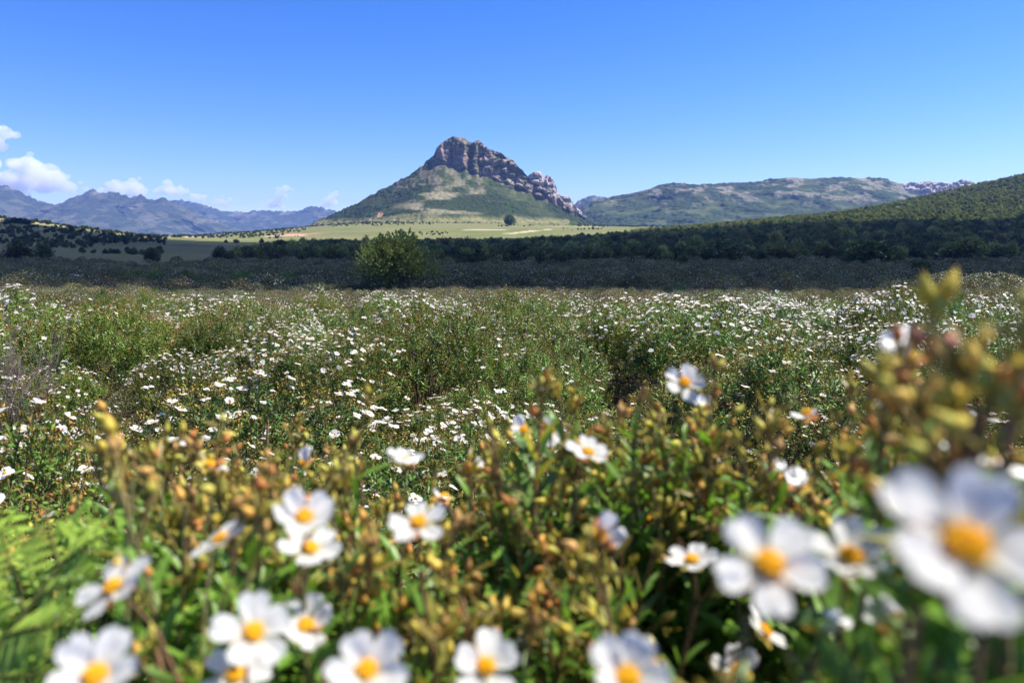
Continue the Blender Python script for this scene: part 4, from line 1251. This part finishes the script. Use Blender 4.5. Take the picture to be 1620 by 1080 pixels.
# ------------------------------------------------------------------ trees
def tree_meshes(seed, W, H, n, leaf, cols, trunk_h, lobes=9, fuzz=.12, low=.25, sprays=0, gapc=-.42):
    rg = np.random.default_rng(seed)
    cen, rad = [], []
    for i in range(lobes):
        a = rg.uniform(0, 6.28); r = W * .5 * rg.uniform(.15, .62)
        zc = H * rg.uniform(low + .18, .80) * (1 - .25 * (r / (W * .5)) ** 2)
        cen.append([math.cos(a) * r, math.sin(a) * r, zc]); rad.append(W * rg.uniform(.16, .27))
    cen.append([0, 0, H * .62]); rad.append(W * .3)
    cen, rad = np.array(cen), np.array(rad)
    k = rg.choice(len(cen), n, p=rad ** 2 / (rad ** 2).sum())
    d = nrm(rg.normal(size=(n, 3)))
    rr = rg.random(n) ** (1 / 2.2) * (1 + .3 * noise3(d[:, 0] * 3 + k, d[:, 1] * 3, d[:, 2] * 3))
    P = cen[k] + d * (rad[k] * rr)[:, None] * np.array([1, 1, min(1.0, H / W * 1.15)]) + rg.normal(0, fuzz * W * .12, (n, 3))
    gap = noise3(P[:, 0] / (W * .10), P[:, 1] / (W * .10), P[:, 2] / (W * .10) + seed)
    if sprays:
        for _ in range(sprays):
            q = rg.integers(len(cen)); dd = nrm(rg.normal(size=3) * np.array([1, 1, .6]) + np.array([0, 0, .55]))
            ln = rg.uniform(.6, 1.7); m_ = int(ln * 70)
            t_ = rg.random(m_)
            p_ = cen[q] + dd * rad[q] * .55 + dd * (t_ * ln)[:, None] + np.array([0, 0, .22]) * (t_ ** 2)[:, None] + rg.normal(0, .075, (m_, 3)) * (1.1 - t_)[:, None]
            P = np.concatenate([P, p_]); d = np.concatenate([d, np.tile(dd, (m_, 1))]); gap = np.concatenate([gap, np.zeros(m_)])
    ok = (P[:, 2] > H * low * .55) & (P[:, 2] < H * 1.12) & (gap > gapc)
    P, d = P[ok], d[ok]
    m = len(P)
    mb = MB()
    c = np.array(cols)[rg.integers(0, len(cols), m)] * rg.uniform(.6, 1.4, (m, 1)) * (1 + .4 * noise3(P[:, 0] / (W * .14), P[:, 1] / (W * .18), P[:, 2] / (W * .18)))[:, None]
    add_leaves(mb, T_LEAF_MID, P, nrm(d + np.array([0, 0, .35]) + rg.normal(0, .6, (m, 3))), rg.normal(size=(m, 3)), leaf * rg.uniform(.6, 1.4, m), c, rg, wide=2.6)
    crown = mb.mesh('crown', M_crown, smooth=False)
    mb = MB()
    tr = W * .028
    tube(mb, [(0, 0, -.3), (.02 * W, 0, trunk_h * .5), (0, .01 * W, trunk_h), (0, 0, H * .6)], [tr * 1.25, tr, tr * .85, tr * .4], (.11, .09, .07), 8)
    for q in range(len(cen)):
        z0 = trunk_h * rg.uniform(.7, 1.15)
        tube(mb, np.array([[0, 0, z0], cen[q] * np.array([.5, .5, 1]) * .55 + np.array([0, 0, z0 * .5]), cen[q]]), [tr * .6, tr * .4, tr * .12], (.11, .09, .07), 6)
    return crown, mb.mesh('trunk', M_bark)
OAKC = [(.045, .07, .025), (.035, .055, .02), (.06, .085, .03)]
OLIVEC = [(.14, .17, .05), (.11, .15, .04), (.16, .18, .06)]  # albedo raised to brighten the crowns on the sunlit hillside
def put_tree(name, me, x, y, s, label, group=None, rz=0.0, parts=True, sz=None):
    r_ = link(name, None, loc=(x, y, float(ground_z(x, y))))
    r_.scale = (s, s, s if sz is None else sz); r_.rotation_euler = (0, 0, rz)
    tag(r_, label, 'tree', group)
    link('crown', me[0], r_); link('trunk', me[1], r_)
    return r_
# the round tree in the middle distance
p = at(629, 457, 62)
hero = tree_meshes(900, 8.3, 5.7, 22000, .16, [(.10, .15, .04), (.08, .13, .035), (.12, .17, .05)], 1.7, lobes=13, fuzz=.25, low=.32, sprays=260, gapc=-.2)
put_tree('round_tree', hero, p[0], 62.5, 1.0, 'large round leafy tree standing alone where the sunlit field meets the shade')
TV = [tree_meshes(910 + i, 6.0, [4.6, 5.2, 4.0, 5.6, 4.4][i], 3600, .42, OAKC if i < 3 else OLIVEC, .9, lobes=8, low=.05) for i in range(5)]
LEFT = [(25, 399, 50, 30, 215, 'wide dark oak at the left edge in the shaded scrub, left of a taller oak'), (66, 399, 34, 30, 205, 'dark oak with a tall crown right beside the wide oak at the left edge'), (149, 382, 27, 13, 430, 'low spreading dark tree alone on the shaded meadow below the left slope'),
        (183, 382, 17, 15, 440, 'small dark tree directly right of the low spreading tree'), (199, 384, 12, 16, 430, 'narrow upright dark tree in the row below the left slope'), (213, 377, 10, 9, 470, 'smallest tree ending the row below the left slope'),
        (241, 404, 30, 22, 230, 'round bushy tree by itself at the far edge of the shaded scrub'), (328, 412, 14, 11, 205, 'low dark bush tree at the edge of the shaded scrub below the dark meadow'), (394, 408, 10, 12, 240, 'small dark tree near the shaded thicket left of the round tree'),
        (358, 384, 6, 5, 560, 'tiny tree on the meadow edge, leftmost of three'), (374, 385, 9, 7, 560, 'broader small tree on the meadow edge, middle of three'), (414, 385, 8, 7, 560, 'small tree on the meadow edge, rightmost of three'),
        (488, 390, 12, 9, 520, 'dark tree at the start of the thicket on the meadow edge'), (531, 381, 9, 6, 560, 'small tree on top of the thicket left of the round tree'), (806, 357, 22, 20, 1040, 'large dark tree by the sandy track at the foot of the rocky peak'),
        (20, 347, 30, 10, 575, 'dark trees clump crowning the left slope'), (40, 345, 22, 9, 575, 'tree on the left slope crest beside the dark clump'), (112, 356, 12, 8, 560, 'tree partway down the crest of the left slope'),
        (1371, 426, 92, 44, 148, 'broad dark oak standing forward of the wood into the scrub'), (1459, 440, 36, 42, 100, 'dark narrow bush tree in the scrub behind the tall budding shoot'), (1084, 427, 30, 22, 160, 'small round dark tree in front of the wood on the scrub edge'),
        (1338, 432, 20, 14, 140, 'dark bush in the scrub left of the broad forward oak'), (1524, 419, 70, 36, 175, 'pale green rounded tree at the front of the wood on the right'), (1240, 419, 70, 34, 185, 'olive coloured tree in the front row of the wood'), (1150, 419, 60, 30, 185, 'dark oak in the front row of the wood beside the olive coloured tree')]
rg = np.random.default_rng(61)
for i, (px, py, w, h, Y, lb) in enumerate(LEFT):
    x = (px - 810) / 1080 * Y / pdir(px, py)[1]
    me = TV[int(rg.integers(3)) if i not in (22, 23) else 3 + i % 2]
    s_ = w / 1080 * Y / 6.0
    put_tree('oak_tree', me, x, Y, s_, lb, None, rg.uniform(0, 6.28), sz=h / 1080 * Y / 4.6)
# the wood: front trees one by one, the rest as one mass
def wood_points():
    rg = np.random.default_rng(62)
    out = []
    y = 188.0
    while y < 860:
        sp = 4.4 if y < 430 else 3.0
        xs = np.arange(-.42 * y, 1.0 * y, sp)
        out.append(np.stack([xs + rg.uniform(-.4, .4, len(xs)) * sp, y + rg.uniform(-.4, .4, len(xs)) * sp], 1))
        y += sp * .95
    P = np.concatenate(out)
    a = P[:, 0] / P[:, 1]; n = fbm(P[:, 0] * .012, P[:, 1] * .012, 63, 3)
    yfar = np.interp(a, [-.42, -.35, -.27, -.1, .0, .08, .18, .3], [260, 330, 520, 600, 560, 500, 640, 900])
    ynear = np.interp(a, [-.42, -.3, -.15, 0, .2], [230, 215, 205, 195, 188])
    k = (P[:, 1] < yfar) & (P[:, 1] > ynear)
    dens = np.clip(.85 + 1.1 * n, .12, 1) * np.where((P[:, 1] > 220) & (P[:, 1] < 300), .75, 1) * np.where(P[:, 1] > 430, np.clip(1.05 + 2.2 * fbm(P[:, 0] * .025, P[:, 1] * .025, 67, 3), .15, 1.1), 1)
    k &= rg.random(len(P)) < dens
    return P[k]
W = wood_points()
W = W[np.argsort(W[:, 1] - 25 * (W[:, 0] / W[:, 1]))]
vis = np.abs(W[:, 0] / W[:, 1]) < .76
front = np.where(vis)[0][:150]
mask = np.ones(len(W), bool); mask[front] = False
TLAB = ['dark evergreen oak in the front of the shaded wood', 'dark rounded oak in the front of the shaded wood', 'low dark oak in the front of the shaded wood', 'tall pale olive-green tree in the front of the shaded wood', 'broad pale olive-green tree in the front of the shaded wood']
rg = np.random.default_rng(64)
for i in front:
    v = int(rg.choice(5, p=[.26, .24, .24, .13, .13]))
    s_ = rg.uniform(.45, 1.1)
    put_tree('oak_tree' if v < 3 else 'olive_tree', TV[v], W[i, 0], W[i, 1], s_, TLAB[v], ['dark oaks at the edge of the wood', 'rounded oaks at the edge of the wood', 'low oaks at the edge of the wood', 'tall olive-green trees at the edge of the wood', 'broad olive-green trees at the edge of the wood'][v], rg.uniform(0, 6.28))
B = W[mask]
crown_src = [o for o in bpy.data.objects if o.name.startswith('crown')]
srcs = [next(o for o in crown_src if o.data == TV[v][0]) for v in range(5)]
lit = B[:, 1] > 430  # sunlit stretch: mostly the paler crowns, part of the sunlight put into leaf colour
scl = np.clip(rg.normal(.92, .33, len(B)), .4, 1.8) * np.where(lit, .5, .8)
geo_scatter('woodland', np.stack([B[:, 0], B[:, 1], ground_z(B[:, 0], B[:, 1]) - .2], 1), scl, rg.uniform(0, 6.28, len(B)), np.where(lit & (rg.random(len(B)) < .75), rg.choice([3, 4], len(B)), rg.choice(5, len(B), p=[.26, .24, .24, .13, .13])), srcs)
print('woodland', len(B))
# scattered maquis on the meadow, the left slope and around the foot of the peak
rg = np.random.default_rng(65)
n = 9000
yy = rg.uniform(300, 1420, n); aa = rg.uniform(-.85, .25, n)
xx = aa * yy
f = fbm(xx * .012, yy * .010, 66, 3)
edge = np.interp(aa, [-.85, -.6, -.5, -.3, -.28, .0, .25], [300, 380, 700, 900, 1020, 1040, 980])
k = (yy > edge) & (f > -.02 - .25 * sstep(0, 250, yy - edge)) | ((aa < -.5) & (yy < 660) & (f > .17)) | ((f > .46) & (yy > 700))
xx, yy = xx[k], yy[k]
geo_scatter('maquis', np.stack([xx, yy, ground_z(xx, yy) - .15], 1), np.where((aa[k] < -.5) & (yy < 660), rg.uniform(.22, .7, len(xx)), rg.uniform(.2, .6, len(xx))), rg.uniform(0, 6.28, len(xx)), rg.integers(0, 3, len(xx)), srcs[:3])

# ------------------------------------------------------------------ boulders in the shaded scrub
def boulder(px, py, wpx, Y, seed, label, up=.75):
    p = at(px, py, Y); r = wpx / 1080 * Y / 2
    v, f = ICO4
    n = fbm(v[:, 0] * 1.1 + seed, v[:, 1] * 1.1 + v[:, 2] * .9, seed, 4)
    flat = np.clip(np.abs(v), 0, .78)
    z = float(ground_z(p[0], Y)); hh = (p[2] + r * up - z + .15) / 2
    vv = (flat * np.sign(v)) * (1 + .28 * n[:, None]) * np.array([1.2 * r, 1.1 * r, 1.2 * hh])
    mb = MB(); c = np.array([.22, .21, .20]) * (1 + .25 * fbm(v[:, 0] * 3, v[:, 1] * 3 + v[:, 2], seed + 1, 3))[:, None]
    mb.add(vv, f, c)
    o = link('boulder', mb.mesh('boulder', M_rock), loc=(p[0], Y, z + hh - .15))
    tag(o, label, 'boulder')
boulder(124, 446, 19, 70, 5, 'tall grey boulder standing among the shaded bushes on the left', up=1.25)
boulder(172, 447, 17, 72, 8, 'low flat pale boulder to the right of the tall grey boulder', up=.8)
boulder(146, 455, 14, 66, 9, 'small grey rock below and between the two larger boulders', up=.8)
